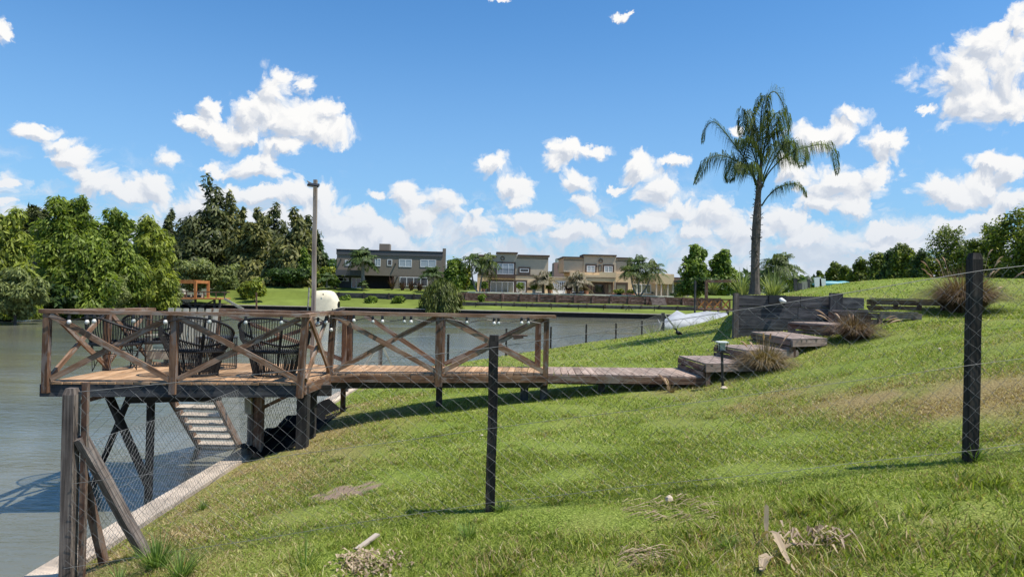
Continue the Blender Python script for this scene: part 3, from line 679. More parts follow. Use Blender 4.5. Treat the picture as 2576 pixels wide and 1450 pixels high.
for (u, Y, w) in ((1319, 11.75, .13), (1368, 11.65, .12), (1513, 11.9, .1), (1640, 12.1, .1), (1105, 11.9, .1)):
    p = P(u, 980, Y); MB().beam((p.x, Y, gz(p.x, Y)-.2), (p.x, Y, ZF-.05), w, w, up=(0, 1, 0)).build('support_post', M['sleeper'], wk)
wr = empty('railing', (C0.x, C0.y, ZF), 'long near side railing of the walkway with two wide timber crosses', 'railing')
W1 = Pz(1104, 939, ZF)
rail_post(W1+Vector((0, -.02, 0)), RH-.01, .115, wr, .2); rail_post(D0+Vector((-.02, -.02, 0)), RH-.02, .085, wr, .18)
brace(C0+Vector((.06, -.03, 0)), W1+Vector((-.05, -.02, 0)), .075, wr); brace(W1+Vector((.06, -.02, 0)), D0+Vector((-.06, -.02, 0)), .075, wr)
cap(C0+Vector((-.02, -.03, 0)), D0+Vector((.12, -.02, 0)), .13, wr, .055, 'rail', RH-.005, RH-.01)
wf = empty('railing', (G1.x, G1.y, ZF), 'far side railing of the walkway seen through the near crosses', 'railing')
W2 = P(1112, 917, 12.2); W2.z = ZF; F1 = P(865, 917, 12.05); F1.z = ZF; F2 = P(1352, 921, 12.3); F2.z = ZF
rail_post(F1, RH-.02, .075, wf, .8, 'post'); rail_post(W2, RH-.02, .09, wf, .2); rail_post(F2, RH-.05, .10, wf, .1)
MB().beam(F1+Vector((.35, 0, RH-.05)), W2+Vector((-.04, 0, .02)), .035, .075, seg=4, jit=.004).build('brace', M['rail'], wf)
MB().beam(W2+Vector((.05, 0, RH-.05)), W2.lerp(F2, .98)+Vector((0, 0, .05)), .035, .075, seg=4, jit=.004).build('brace', M['rail'], wf)
MB().beam(W2+Vector((.05, 0, .04)), W2.lerp(F2, .98)+Vector((0, 0, RH-.1)), .035, .075, seg=4, jit=.004).build('brace', M['rail'], wf)
cap(F1+Vector((-.1, 0, 0)), F2+Vector((.1, 0, 0)), .11, wf, .05, 'rail', RH-.03, RH-.06)

# stairs down to the water
sw = empty('water_stairs', P(500, 1000, 10.4), 'open wooden stairs with pale treads going down from the deck into the water', 'stairs')
T0 = P(488, 1003, 12.45); T5 = P(540, 1098, 13.5)
for k in range(-3, 8):
    c = T0+(T5-T0)*(k/5); tr_ = MB(); tr_.beam(c+Vector((-.37, 0, 0)), c+Vector((.37, 0, 0)), .21, .03, up=(0, -.17, 1))
    tr_.build('tread', M['tread'], sw)
for s_ in (-1, 1):
    d = (T5-T0)
    MB().beam(T0-d*.75+Vector((s_*.40, 0, 0)), T0+d*1.7+Vector((s_*.40, 0, 0)), .045, .16).build('stringer', M['rail'], sw)

# ------------------------------------------------------------------ tall lamp pole
pb_ = P(788, 905, 12.35); pt = P(793.5, 452, 12.35)
lp = empty('lamp_pole', (pb_.x, pb_.y, ZF-.3), 'tall pale square timber pole with a floodlight on top behind the deck', 'lamp pole')
MB().beam((pb_.x, pb_.y, .0), pt, .072, .072, up=(0, 1, 0), seg=8, jit=.005, w1=.062, h1=.062).build('pole', M['pole'], lp)
fl = P(790, 466, 12.25)
fo = MB(); fo.beam(fl+Vector((-.10, -.03, .012)), fl+Vector((.09, -.015, -.008)), .11, .035, up=(0, -.45, 1)); fo = fo.build('floodlight', M['blackpl'], lp)
MB().beam(fl+Vector((-.085, -.05, -.012)), fl+Vector((.075, -.035, -.030)), .08, .015, up=(0, -.45, 1)).build('lamp_glass', M['slat'], fo)
MB().tube([fl+Vector((-.06, 0, .02)), fl+Vector((-.12, .0, .07)), fl+Vector((-.13, .02, .08)), fl+Vector((-.03, .06, .03)), fl+Vector((.08, .03, .03))], .007, 5).build('bracket', M['blackpl'], fo)

# ------------------------------------------------------------------ string lights
def string_lights(label, pts, bulbs):
    r = empty('string_lights', pts[0], label, 'string lights')
    w = MB(); allp = []
    for a, b2 in zip(pts, pts[1:]):
        n = max(3, int((b2-a).length/.12))
        for i in range(n): t0 = i/n; q_ = a.lerp(b2, t0); q_.z -= .05*math.sin((q_-pts[0]).length*5.2)**2+.0; allp.append(q_)
    allp.append(pts[-1]); w.tube(allp, .006, 4, cap=False); w.build('cable', M['blackpl'], r)
    for (q_, clear) in bulbs:
        so = MB().lathe(q_+Vector((0, 0, .012)), [(.011, .06), (.019, .055), (.021, .02), (.018, 0)], 8).build('socket', M['blackpl'], r)
        MB().lathe(q_+Vector((0, 0, -.05)), [(.002, 0), (.018, .006), (.028, .024), (.027, .04), (.017, .062)], 10).build('bulb', M['bulbclear' if clear else 'bulb'], r, True)
yo = Vector((0, -.12, 0))
bl_ = [(174,807),(219,807),(237,804),(416,799),(0,0),(478,802),(588,809),(660,812)]
def on(pa, pb, u, v, o=-.11):
    a, b2 = ray(u, v); # hit the vertical plane through the rail
    d = (pb-pa); n = Vector((d.y, -d.x, 0)).normalized(); dirv = Vector((a, 1, -b2)); k = (n.dot(pa+n*-o*0)+0-n.dot(Vector((0, 0, EYE))))/n.dot(dirv)
    q_ = Vector((0, 0, EYE))+dirv*k; return q_
bf = [(on(A0+yo, B0+yo, u, v), c) for u, v, c in ((174,806,0),(219,806,0),(237,804,0),(336,804,1),(416,806,0),(527,806,1),(618,808,1),(708,808,1))]
bs = [(on(B0+yo, C0+yo, u, v), c) for u, v, c in ((775,815,0),(800,810,0),(820,807,0),(833,826,0))]
bw = [(on(C0+yo, D0+yo, u, v), c) for u, v, c in ((890,803,0),(938,806,1),(962,805,0),(1017,806,1),(1034,806,0),(1174,808,1),(1243,810,0),(1254,810,1),(1312,809,0),(1329,809,1))]
z = Vector((0, 0, RH-.04))
string_lights('black cable with round bulbs strung under the front deck handrail', [A0+yo+z, mid+yo+z, B0+yo+z], bf)
string_lights('short sagging cable with four white bulbs at the corner of deck and walkway', [B0+yo+z, C0+yo+z], bs)
string_lights('black cable with white and dim bulbs strung under the walkway handrail', [C0+yo+z, W1+yo+z, D0+yo+z], bw)

# ------------------------------------------------------------------ deck furniture
def egg_chair(label, loc, rz):
    r = empty('rope_armchair', loc, label, 'armchair', 'black rope armchairs on the deck'); r.rotation_euler.z = rz; L0 = Vector(loc)
    # local building: the back is at -y
    def rim(p):
        c = math.cos(p); back = (1+c)/2
        return Vector((.52*math.sin(p), -.40*c-.02, .40+.47*back**.8)), back
    def base(p): return Vector((.30*math.sin(p), -.28*math.cos(p), .03))
    def seat(p): return Vector((.385*math.sin(p), -.33*math.cos(p), .36+.02*math.cos(p)))
    def B(name, mb, mat='rope'):
        o_ = mb.build(name, M[mat]); o_.parent = r; return o_
    ring = lambda f_: [f_(2*math.pi*i/36) for i in range(37)]
    B('rim_tube', MB().tube(ring(lambda p: rim(p)[0]), .019, 6, cap=False)); B('seat_ring', MB().tube(ring(seat), .024, 6, cap=False)); B('base_ring', MB().tube(ring(base), .016, 6, cap=False))
    s = MB(); n = 84
    for i in range(n):
        p = 2*math.pi*i/n; R_, bk = rim(p); S_ = seat(p); B_ = base(p+random.uniform(-.03, .03))
        m_ = (S_+R_)/2+Vector((math.sin(p), -math.cos(p), 0))*.045
        s.tube([B_, S_, m_, R_], .0062, 4, cap=False)
    B('rope_strands', s); t_ = MB()
    for i in range(14):
        x = -.33+i*.051; h = math.sqrt(max(0, .36**2-x*x))*.85; t_.tube([(x, -h, .37), (x, 0, .345), (x, h, .36)], .009, 4)
    B('seat_webbing', t_); 
    fr = MB()
    for p in (.5, -.5, 2.3, -2.3): B('upright_rod', MB().tube([base(p), seat(p), rim(p)[0]], .013, 5))
    return r
def bowl_chair(label, loc, rz):
    r = empty('rope_bowl_chair', loc, label, 'armchair', 'black rope armchairs on the deck'); r.rotation_euler.z = rz
    def rim(p): bk = (1+math.cos(p))/2; return Vector((.44*math.sin(p), -.42*math.cos(p), .55+.33*bk))
    def seat(p): return Vector((.36*math.sin(p), -.34*math.cos(p), .40))
    def B(name, mb):
        o_ = mb.build(name, M['rope']); o_.parent = r
    ring = lambda f_: [f_(2*math.pi*i/32) for i in range(33)]
    B('rim_tube', MB().tube(ring(rim), .018, 6, cap=False)); B('seat_ring', MB().tube(ring(seat), .028, 6, cap=False)); s = MB()
    for i in range(58):
        p = 2*math.pi*i/58
        if abs(abs(p)-math.pi) < .75: continue
        s.tube([seat(p), (seat(p)+rim(p))/2+Vector((math.sin(p), -math.cos(p), 0))*.03, rim(p)], .0065, 4, cap=False)
    B('rope_strands', s); w = MB()
    for i in range(15):
        x = -.32+i*.0457; h = math.sqrt(max(0, .35**2-x*x))*.95; w.tube([(x, -h, .40), (x, 0, .375), (x, h, .40)], .010, 4)
    B('seat_webbing', w)
    for sx in (-1, 1):
        for sy in (-1, 1):
            l = MB(); t_ = Vector((sx*.30, sy*.29, .01)); l.tube([(sx*.31, sy*.12, .40), t_, (sx*.14, sy*.32, .40)], .009, 5); B('hairpin_leg', l)
    B('floor_ring', MB().tube([(.34*math.sin(2*math.pi*i/28), .33*math.cos(2*math.pi*i/28), .26) for i in range(29)], .006, 4, cap=False)); return r
def fl_(u, v, dy=0): p = Pz(u, v, ZF+.002); p.y += dy; p.x *= p.y/(p.y-dy); return p
bowl_chair('left most black rope bowl chair on hairpin legs turned sideways on the deck', fl_(290, 932, .25), R(-62))
bowl_chair('black rope bowl chair on hairpin legs standing just behind the leftmost one', fl_(384, 922, .2), R(25))
egg_chair('tall black rope tub armchair seen from behind at the middle of the deck', fl_(493, 950, .3), R(4))
egg_chair('tall black rope tub armchair seen from behind nearest the light pole', fl_(690, 951, .3), R(-3))
tp = fl_(548, 928, .1)
tb = empty('side_table', tp, 'round black wire side table between the two tub armchairs', 'side table')
rg = lambda r_, z_: [tp+Vector((r_*math.cos(a), r_*math.sin(a), z_)) for a in [2*math.pi*i/30 for i in range(31)]]
MB().tube([tp+Vector((0, 0, .49)), tp+Vector((0, 0, .505))], .29, 30).build('table_top', M['blackpl'], tb)
MB().tube(rg(.28, .02), .010, 5, cap=False).build('base_ring', M['rope'], tb); w = MB()
for i in range(36): a = 2*math.pi*i/36; w.tube([tp+Vector((.28*math.cos(a), .28*math.sin(a), .02)), tp+Vector((.28*math.cos(a), .28*math.sin(a), .49))], .004, 4, cap=False)
w.build('wire_sides', M['rope'], tb)
# slatted garden chair
gp = Vector((P(452, 900, 11.5).x, 11.55, ZF)); gc = empty('slatted_chair', gp, 'greyish green slatted garden chair at the back of the deck', 'garden chair')
b = MB()
for i in range(7): x = -.36+i*.12; b.beam(gp+Vector((x, .28, .1)), gp+Vector((x*1.08, .42, .93+random.uniform(-.015, .015))), .085, .02, up=(0, 1, 0))
b.build('back_slats', M['slat'], gc); b = MB()
for i in range(5): b.box(gp+Vector((0, -.25+i*.12, .26-i*.02)), (.74, .09, .02))
b.box(gp+Vector((0, -.31, .18)), (.76, .02, .12)); b.build('seat_slats', M['slat'], gc)
for s_ in (-1, 1):
    MB().beam(gp+Vector((s_*.42, -.30, .50)), gp+Vector((s_*.42, .38, .47)), .11, .02).build('arm', M['slat'], gc)
    MB().beam(gp+Vector((s_*.39, -.26, 0)), gp+Vector((s_*.39, -.26, .49)), .03, .08, up=(1, 0, 0)).beam(gp+Vector((s_*.39, .3, 0)), gp+Vector((s_*.39, .3, .46)), .03, .08, up=(1, 0, 0)).build('leg', M['slat'], gc)
a = fl_(745, 947, -.0); a = P(868, 806, 11.5)
MB_ = MB().lathe(P(1162*0+858.5, 812, 11.9), [(.03, 0), (.05, .02), (.05, .08), (.02, .10)], 8); tag(MB_.build('hanging_pot', M['blue']), 'small bright blue pot hanging under the walkway handrail', 'pot')

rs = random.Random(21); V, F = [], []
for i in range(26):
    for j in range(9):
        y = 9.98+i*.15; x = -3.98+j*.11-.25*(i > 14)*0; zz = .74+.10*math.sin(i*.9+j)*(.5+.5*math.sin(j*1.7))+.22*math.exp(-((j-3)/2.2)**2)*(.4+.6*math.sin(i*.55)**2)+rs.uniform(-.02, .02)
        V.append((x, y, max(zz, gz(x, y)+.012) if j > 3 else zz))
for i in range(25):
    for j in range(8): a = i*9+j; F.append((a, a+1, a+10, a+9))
tag(fast('shade_debris_sheet', V, F, plain('matt_black_shade', (.008,.008,.008), .95, .2, 5, spec=.05)), 'added crumpled black surface standing in for shade and dark debris on the bank under the deck', 'shade stand-in')  # added black surface: deck shade and dark debris put into its shape and colour
# ------------------------------------------------------------------ chain link fence in front
fence = empty('chain_link_fence', (-3.5, 5.6, .9), 'rusty chain link fence on timber posts crossing the foreground lawn', 'fence')
def post_pts(u, vt, Y, zb): t_ = P(u, vt, Y); return Vector((t_.x, Y, zb)), t_
F0b, F0t = post_pts(181, 975, 5.6, .66); F1b, F1t = post_pts(1243, 842, 5.93, 1.24); F2b, F2t = post_pts(2452, 636, 5.5, 1.86)
F3t = Vector((7.5, 5.15, F2t.z+.42)); F3b = Vector((7.5, 5.15, 2.7))
def roundtop(b_, t_, w, mat, chamf):
    m_ = MB(); d = (t_-b_).normalized()
    m_.beam(b_, t_-d*.05, w, w, up=(0, 1, 0), seg=6, jit=.003); m_.beam(t_-d*.05, t_, w, w, up=(0, 1, 0), w1=w*chamf, h1=w*chamf); return m_
roundtop(F0b, F0t, .092, 'grey', .7).build('fence_post', M['grey'], fence)
roundtop(F1b, F1t, .080, 'black', .96).build('fence_post', M['black'], fence)
roundtop(F2b, F2t, .082, 'black', .72).build('fence_post', M['black'], fence)
roundtop(F3b, F3t, .118, 'black', .8).build('fence_post', M['black'], fence)
# iron strap beside the left post and braces
ib = F0t+Vector((.10, .02, .045)); MB().beam((ib.x+.0, ib.y, .72), ib, .045, .035, up=(0, 1, 0)).build('stake', M['stepside'], fence)
MB().beam(P(203, 1098, 5.62), P(368, 1396, 5.95), .05, .128, up=(0, 1, 0), seg=3, jit=.003).build('brace', M['grey'], fence)
MB().beam(P(207, 1185, 5.68), P(262, 1412, 6.05), .05, .075, up=(0, 1, 0)).build('brace', M['stepside'], fence)
def netting(name, pts, pitch, rad, parent, mat, depth_fn=None, slack=.0):
    """diamond wire netting; pts = list of (bottom, top) corner pairs"""
    cum = [0]
    for (b0, t0), (b1, t1) in zip(pts, pts[1:]): cum.append(cum[-1]+(b1-b0).length)
    Ltot = cum[-1]
    def at(s, h):
        s = min(max(s, 0), Ltot); i = max(0, min(len(cum)-2, int(np.searchsorted(cum, s)-1))); k = (s-cum[i])/(cum[i+1]-cum[i])
        b_ = pts[i][0].lerp(pts[i+1][0], k); t_ = pts[i][1].lerp(pts[i+1][1], k); q_ = b_.lerp(t_, h)
        sag = slack*math.sin(math.pi*k); q_ = q_+Vector((0, sag*math.sin(3*s+5*h), -sag*h*.6)); return q_
    H = (pts[0][1]-pts[0][0]).length; nrow = max(2, round(H/(pitch*.95)))
    ncol = int(Ltot/pitch); m_ = MB()
    for c_ in range(ncol+1):
        zig = []
        for r_ in range(nrow*2+1):
            s = (c_+(.5 if r_ % 2 else 0))*pitch+random.uniform(-.009, .009); zig.append(at(s, r_/(nrow*2)))
        zig2 = [at((c_+1-(.5 if r_ % 2 else 0))*pitch+random.uniform(-.008, .008), r_/(nrow*2)) for r_ in range(nrow*2+1)]
        m_.tube(zig, rad, 3, cap=False)
        m_.tube([p_+Vector((0, .004, 0)) for p_ in zig2], rad, 3, cap=False)
    for hh in (1.0, .5, .04):
        m_.tube([at(Ltot*i/60, hh)+Vector((0, -.004, 0)) for i in range(61)], rad*(1.6 if hh == 1 else 1.1), 4, cap=False)
    return m_.build(name, M[mat], parent)
dn_ = lambda p, k: Vector((p.x, p.y, p.z-k)); fo_ = Vector((0, -.055, 0))
netting('wire_netting', [(dn_(F0b, -.20)+fo_, dn_(F0t, .02)+fo_+Vector((.10, 0, 0))), (dn_(F1b, -.12)+fo_, dn_(F1t, .10)+fo_), (dn_(F2b, -.12)+fo_-Vector((0, .015, 0)), dn_(F2t, .14)+fo_-Vector((0, .015, 0))), (F3b, F3t)], .125, .0016, fence, 'wire', slack=.02)
tn = P(1303, 849, 5.85); tm = MB(); tm.beam(tn+Vector((-.04, 0, 0)), tn+Vector((.045, 0, .012)), .025, .03).tube([tn+Vector((-.05, 0, .02)), tn+Vector((.08, -.01, .02))], .008, 6); tm.build('wire_tensioner', M['rust_metal'], fence)

# shoreline fence on short stakes
sf = empty('shoreline_fence', (-3.72, 10.2, .7), 'low netting fence on thin stakes following the water edge beyond the deck', 'fence')
def stake(u, vt, Y, w=.07, h=1.07, mat='black'):
    t_ = P(u, vt, Y); MB().beam((t_.x, Y, t_.z-h), t_, w, w, up=(0, 1, 0)).build('stake', M[mat], sf); return Vector((t_.x, Y, t_.z-h+.05)), t_
S1_ = stake(634, 960, 10.2, .08, 1.1, 'grey'); S2_ = stake(873, 873, 16.5, .09, 1.1, 'sleeper'); S3_ = stake(958, 852, 20.8, .10, 1.1, 'grey')
rest = [stake(u, v, Y) for u, v, Y in ((1128,840,21.9),(1274,825,25.4),(1386,821,27.6),(1475,814.7,29.8),(1549.7,812,32.2),(1615,805.6,34.9))]
S9 = stake(1668, 786, 38, .16, 1.5, 'sleeper')
MB().beam(S3_[1]+Vector((0, 0, -.1)), S3_[0]+Vector((-.55, -.6, 0)), .06, .06).beam(S3_[1]+Vector((0, 0, -.1)), S3_[0]+Vector((.45, .1, 0)), .06, .06).build('brace', M['slat'], sf)
MB().beam(S9[1]+Vector((0, 0, -.35)), S9[0]+Vector((-.45, -.3, 0)), .08, .08).beam(S9[1]+Vector((.1, 0, -.1)), S9[0]+Vector((1.1, 0, .1)), .09, .07).build('brace', M['slat'], sf)
L0_ = (Vector((F0b.x-.02, F0b.y+.05, .80)), Vector((F0b.x, F0b.y+.05, 1.86)))
netting('wire_netting', [L0_, (S1_[0], S1_[1]-Vector((0, 0, .03)))], .075, .0016, sf, 'wire', slack=.035)
netting('wire_netting', [S1_, S2_, S3_]+rest+[S9], .14, .0028, sf, 'wire', slack=.02)

# ------------------------------------------------------------------ houses across the river
class House:
    def __init__(s, u0, v0, Y, slope):
        s.o = P(u0, v0, Y); s.ax = Vector((1, slope, 0)).normalized(); s.n = Vector((s.ax.y, -s.ax.x, 0))
    def S(s, u, v, d=0):
        a, b = ray(u, v); dr = Vector((a, 1, -b)); q = s.o-s.n*d; k = s.n.dot(q-Vector((0, 0, EYE)))/s.n.dot(dr)
        h = Vector((0, 0, EYE))+dr*k; return (h-s.o).dot(s.ax), h.z
    def pt(s, x, d, z): q = s.o+s.ax*x-s.n*d; return Vector((q.x, q.y, z))
    def vol(s, mb, x0, x1, d0, d1, z0, z1):
        c = [s.pt(x0, d0, 0), s.pt(x1, d0, 0), s.pt(x1, d1, 0), s.pt(x0, d1, 0)]; return mb.prism([(p.x, p.y) for p in c], z0, z1)
    def uv(s, mb, u0, v0, u1, v1, d0, d1, zb=None):
        """volume whose front face covers pixels u0..u1, v0..v1 at depth d0"""
        um = (u0+u1)/2; vm = (v0+v1)/2; x0 = s.S(u0, vm, d0)[0]; x1 = s.S(u1, vm, d0)[0]; zt = s.S(um, v0, d0)[1]; z0 = zb if zb is not None else s.S(um, v1, d0)[1]
        return s.vol(mb, x0, x1, d0, d1, z0, zt)
    def window(s, par, u0, v0, u1, v1, d=0, fr='frame_wh', gl='curtain', n=2, w=.09, name='window', surround=None):
        um = (u0+u1)/2; vm = (v0+v1)/2; x0 = s.S(u0, vm, d)[0]; x1 = s.S(u1, vm, d)[0]; zt = s.S(um, v0, d)[1]; z0 = s.S(um, v1, d)[1]
        b = MB()
        if surround:
            q = MB(); k = .22
            for (a, c, e, f_) in ((x0-k, x1+k, zt, zt+k), (x0-k, x1+k, z0-k, z0), (x0-k, x0, z0, zt), (x1, x1+k, z0, zt)): s.vol(q, a, c, d-.06, d+.05, e, f_)
            q.build('window_surround', M[surround], par)
        s.vol(b, x0, x1, d-.05, d+.02, zt-w, zt); s.vol(b, x0, x1, d-.05, d+.02, z0, z0+w)
        for i in range(n+1):
            xc = x0+(x1-x0)*i/n; ww = w if 0 < i < n else w; xa = min(max(xc-ww/2, x0), x1-ww); s.vol(b, xa, xa+ww, d-.052, d+.02, z0+w, zt-w)
        f_ = b.build(name, M[fr], par); g = MB(); s.vol(g, x0+.02, x1-.02, d-.02, d+.015, z0+.02, zt-.02); g.build('pane', M[gl], f_)
        return f_
g2 = lambda x, y: (644+x*.25, 547.4+y*.25)
g3 = lambda x, y: (1159.2+x*.275, 579.6+y*.275)
def rect(g, x0, y0, x1, y1): a = g(x0, y0); b = g(x1, y1); return (*a, *b)
h1 = House(*g2(812, 712), 100, .09); zb = h1.o.z-.1
e1 = empty('flat_roofed_house', (h1.o.x+7, h1.o.y, zb), 'grey flat roofed two storey house with charcoal roof band across the river', 'house')
b = MB(); h1.uv(b, *rect(g2, 812, 360, 1874, 583), 0, 8.0); h1.uv(b, *rect(g2, 1386, 584, 1874, 712), .0, 8, zb); b.build('wall', M['greyhouse'], e1)
b = MB(); h1.uv(b, *rect(g2, 808, 331, 1880, 380), -.10, 8.1); b.build('roof_band', M['greyband'], e1)
b = MB(); h1.uv(b, *rect(g2, 806, 327, 1884, 333), -.16, 8.15); b.build('parapet_cap', M['cornice'], e1)
b = MB(); h1.uv(b, *rect(g2, 812, 583, 1060, 712), 1.6, 7.9, zb); h1.uv(b, *rect(g2, 1060, 583, 1388, 712), 5.0, 7.9, zb); b.build('recessed_wall', M['greyband'], e1)
b = MB(); h1.uv(b, *rect(g2, 800, 524, 1064, 578), -1.5, -.02); b.build('balcony_slab', M['greyband'], e1)
b = MB(); h1.uv(b, *rect(g2, 790, 578, 812, 712), -1.4, -1.1, zb); b.build('balcony_column', M['greyhouse'], e1)
b = MB(); h1.uv(b, *rect(g2, 1874, 308, 1908, 712), .3, 1.6, zb); b.build('chimney', M['greyhouse'], e1)
b = MB(); h1.uv(b, *rect(g2, 1240, 262, 1345, 335), 3, 5.5); b.build('roof_tank_room', M['greyhouse'], e1)
for r_, n, gl in (((895,425,962,482),2,'curtain'),((1196,410,1254,488),2,'curtain'),((1321,418,1370,482),1,'darkglass'),((1438,418,1568,495),2,'curtain'),((1653,422,1812,497),2,'curtain')):
    h1.window(e1, *rect(g2, *r_), 0, 'frame_wh', gl, n)
h1.window(e1, *rect(g2, 1445, 597, 1728, 688), 0, 'frame_wh', 'darkglass', 4); h1.window(e1, *rect(g2, 826, 600, 936, 638), 1.6, 'frame_wh', 'darkglass', 2); h1.window(e1, *rect(g2, 960, 602, 1056, 706), 1.6, 'frame_wh', 'darkglass', 2, name='door')
for x, y in ((852, 412), (1402, 455), (1420, 590)): b = MB(); h1.uv(b, *rect(g2, x-5, y, x+5, y+16), -.3, 0); b.build('wall_lamp', M['blackpl'], e1)

h2 = House(*g3(150, 578), 99.0, .04); zb2 = h2.o.z-.1; K = g3
e2 = empty('beige_house', (h2.o.x+14, h2.o.y, zb2), 'long beige two storey house with brown cornices, balcony and terrace across the river', 'house')
b = MB()
h2.uv(b, *rect(K, 150, 404, 800, 580), 0, 8, zb2); b.build('wall', M['beige'], e2)
b = MB(); h2.uv(b, *rect(K, 160, 226, 800, 403), .05, 8); h2.uv(b, *rect(K, 330, 206, 510, 300), .0, 3); b.build('upper_wall', M['greybeige'], e2)
b = MB(); h2.uv(b, *rect(K, 325, 196, 522, 210), -.25, 3.2); h2.uv(b, *rect(K, 523, 222, 814, 238), -.25, 8.2); h2.uv(b, *rect(K, 150, 225, 324, 240), -.25, 8.2); h2.uv(b, *rect(K, 515, 252, 800, 257), -.02, .2); b.build('cornice', M['cornice'], e2)
b = MB(); h2.uv(b, *rect(K, 150, 402, 800, 412), -.06, .03); b.build('string_course', M['cornice'], e2)
h2.window(e2, *rect(K, 332, 300, 486, 400), .0, 'frame_wh', 'curtain', 3, surround='frame_br')
h2.window(e2, *rect(K, 270, 465, 484, 570), 0, 'frame_wh', 'blind', 4, surround='frame_br', name='sliding_door')
h2.window(e2, *rect(K, 540, 346, 622, 382), 0, 'frame_wh', 'darkglass', 1, surround='frame_br'); h2.window(e2, *rect(K, 511, 466, 592, 560), 0, 'frame_wh', 'blind', 1, surround='frame_br')
h2.window(e2, *rect(K, 678, 468, 752, 562), 0, 'frame_wh', 'blind', 1, surround='frame_br'); h2.window(e2, *rect(K, 606, 518, 656, 546), 0, 'frame_br', 'darkglass', 1)
h2.window(e2, *rect(K, 175, 330, 248, 390), .05, 'frame_br', 'blind', 1); h2.window(e2, *rect(K, 202, 462, 248, 560), 0, 'frame_br', 'blind', 1)
b = MB(); h2.uv(b, *rect(K, 258, 404, 500, 432), -1.6, -.01); b.build('balcony_slab', M['cornice'], e2)
b = MB(); h2.uv(b, *rect(K, 262, 350, 500, 355), -1.58, -1.5)
for i in range(30): x = 262+i*8.1; h2.uv(b, *rect(K, x, 355, x+1.6, 404), -1.56, -1.52)
b.build('balcony_railing', M['blackpl'], e2)
for x in (263, 490): b = MB(); h2.uv(b, *rect(K, x, 432, x+8, 580), -1.5, -1.3, zb2); b.build('balcony_column', M['frame_br'], e2)
b = MB(); h2.uv(b, *rect(K, 800, 432, 1010, 588), .4, 7, zb2); b.build('entrance_wall', M['beige'], e2)
b = MB(); h2.uv(b, *rect(K, 800, 423, 1010, 433), .2, 7); b.build('cornice', M['greybeige'], e2)
h2.window(e2, *rect(K, 842, 462, 955, 582), .4, 'frame_wh', 'darkglass', 6, w=.13, name='french_doors'); b = MB(); h2.uv(b, *rect(K, 845, 548, 952, 582), .33, .36); b.build('door_panels', M['white'], e2)
b = MB(); h2.uv(b, *rect(K, 1000, 385, 1560, 595), .1, 8, zb2); h2.uv(b, *rect(K, 1430, 402, 1950, 604), .6, 7, zb2); b.build('wall', M['beige'], e2)
b = MB(); h2.uv(b, *rect(K, 942, 246, 1560, 384), .8, 8); h2.uv(b, *rect(K, 1125, 228, 1420, 384), .6, 4); b.build('upper_wall', M['greybeige'], e2)
b = MB(); h2.uv(b, *rect(K, 932, 238, 1122, 250), .5, 8.2); h2.uv(b, *rect(K, 1120, 219, 1427, 232), .35, 4.2); h2.uv(b, *rect(K, 1428, 245, 1570, 257), .5, 8.2); h2.uv(b, *rect(K, 940, 268, 1122, 273), .75, .9); h2.uv(b, *rect(K, 1425, 275, 1560, 280), .75, .9); b.build('cornice', M['cornice'], e2)
b = MB(); h2.uv(b, *rect(K, 1120, 408, 1418, 466), -1.7, .05); h2.uv(b, *rect(K, 1270, 380, 1418, 408), -1.7, -1.5); h2.uv(b, *rect(K, 1430, 392, 1950, 403), .5, 7.1); h2.uv(b, *rect(K, 1780, 403, 1950, 488), -1.3, .58); b.build('balcony_parapet', M['beige'], e2)
b = MB(); h2.uv(b, *rect(K, 1418, 440, 1780, 446), .5, .62); h2.uv(b, *rect(K, 1150, 428, 1418, 433), -1.78, -1.7); b.build('string_course', M['cornice'], e2)
for x in (1146, 1406): b = MB(); h2.uv(b, *rect(K, x, 466, x+10, 592), -1.6, -1.2, zb2); b.build('column', M['farcap'], e2)
for x in (1786, 1830, 1890, 1936): b = MB(); h2.uv(b, *rect(K, x, 488, x+10, 604), -1.2, -.8, zb2); b.build('column', M['farcap'], e2)
for r_, gl, n in (((1152,320,1228,378),'curtain',2),((1312,324,1388,382),'curtain',2),((1258,316,1288,376),'blind',1)): h2.window(e2, *rect(K, *r_), .6, 'frame_wh' if n == 2 else 'frame_br', gl, n, surround='frame_br' if n == 2 else None)
for r_, gl, n, d in (((1022,478,1126,566),'blind',2,.1),((1158,482,1190,570),'blind',1,.1),((1224,486,1312,568),'darkglass',1,.1),((1344,484,1380,570),'blind',1,.1),((1420,488,1514,572),'blind',1,.1),((1568,490,1740,572),'blind',4,.6)):
    h2.window(e2, *rect(K, *r_), d, 'frame_br' if gl == 'darkglass' or n == 1 else 'frame_wh', gl, n, surround='frame_br' if d == .1 else None)
b = MB(); h2.uv(b, *rect(K, 1950, 440, 2092, 606), 1.0, 7, zb2); b.build('wing_wall', M['beige'], e2); b = MB(); h2.uv(b, *rect(K, 1948, 428, 2095, 441), .8, 7.2); h2.uv(b, *rect(K, 1950, 456, 2122, 474), -1.4, 1.0); b.build('wing_eave', M['cornice'], e2)
h2.window(e2, *rect(K, 1945, 510, 2050, 576), 1.0, 'frame_wh', 'darkglass', 3, surround='frame_br'); b = MB(); h2.uv(b, *rect(K, 2034, 378, 2048, 430), 3, 3.5); b.build('chimney', M['pink'], e2)
b = MB(); h2.uv(b, *rect(K, 2074, 474, 2086, 606), -1.2, -.9, zb2); b.build('column', M['farcap'], e2)
for x, y in ((382, 253), (1280, 277)):
    d = -.05 if x < 500 else .5; sx, sz = h2.S(*K(x, y), d); c = h2.pt(sx, d, sz)
    MB().tube([c+h2.ax*.24*math.cos(a)+Vector((0, 0, .24*math.sin(a))) for a in [2*math.pi*i/16 for i in range(17)]], .07, 5, cap=False).build('ring_ornament', M['frame_br'], e2)
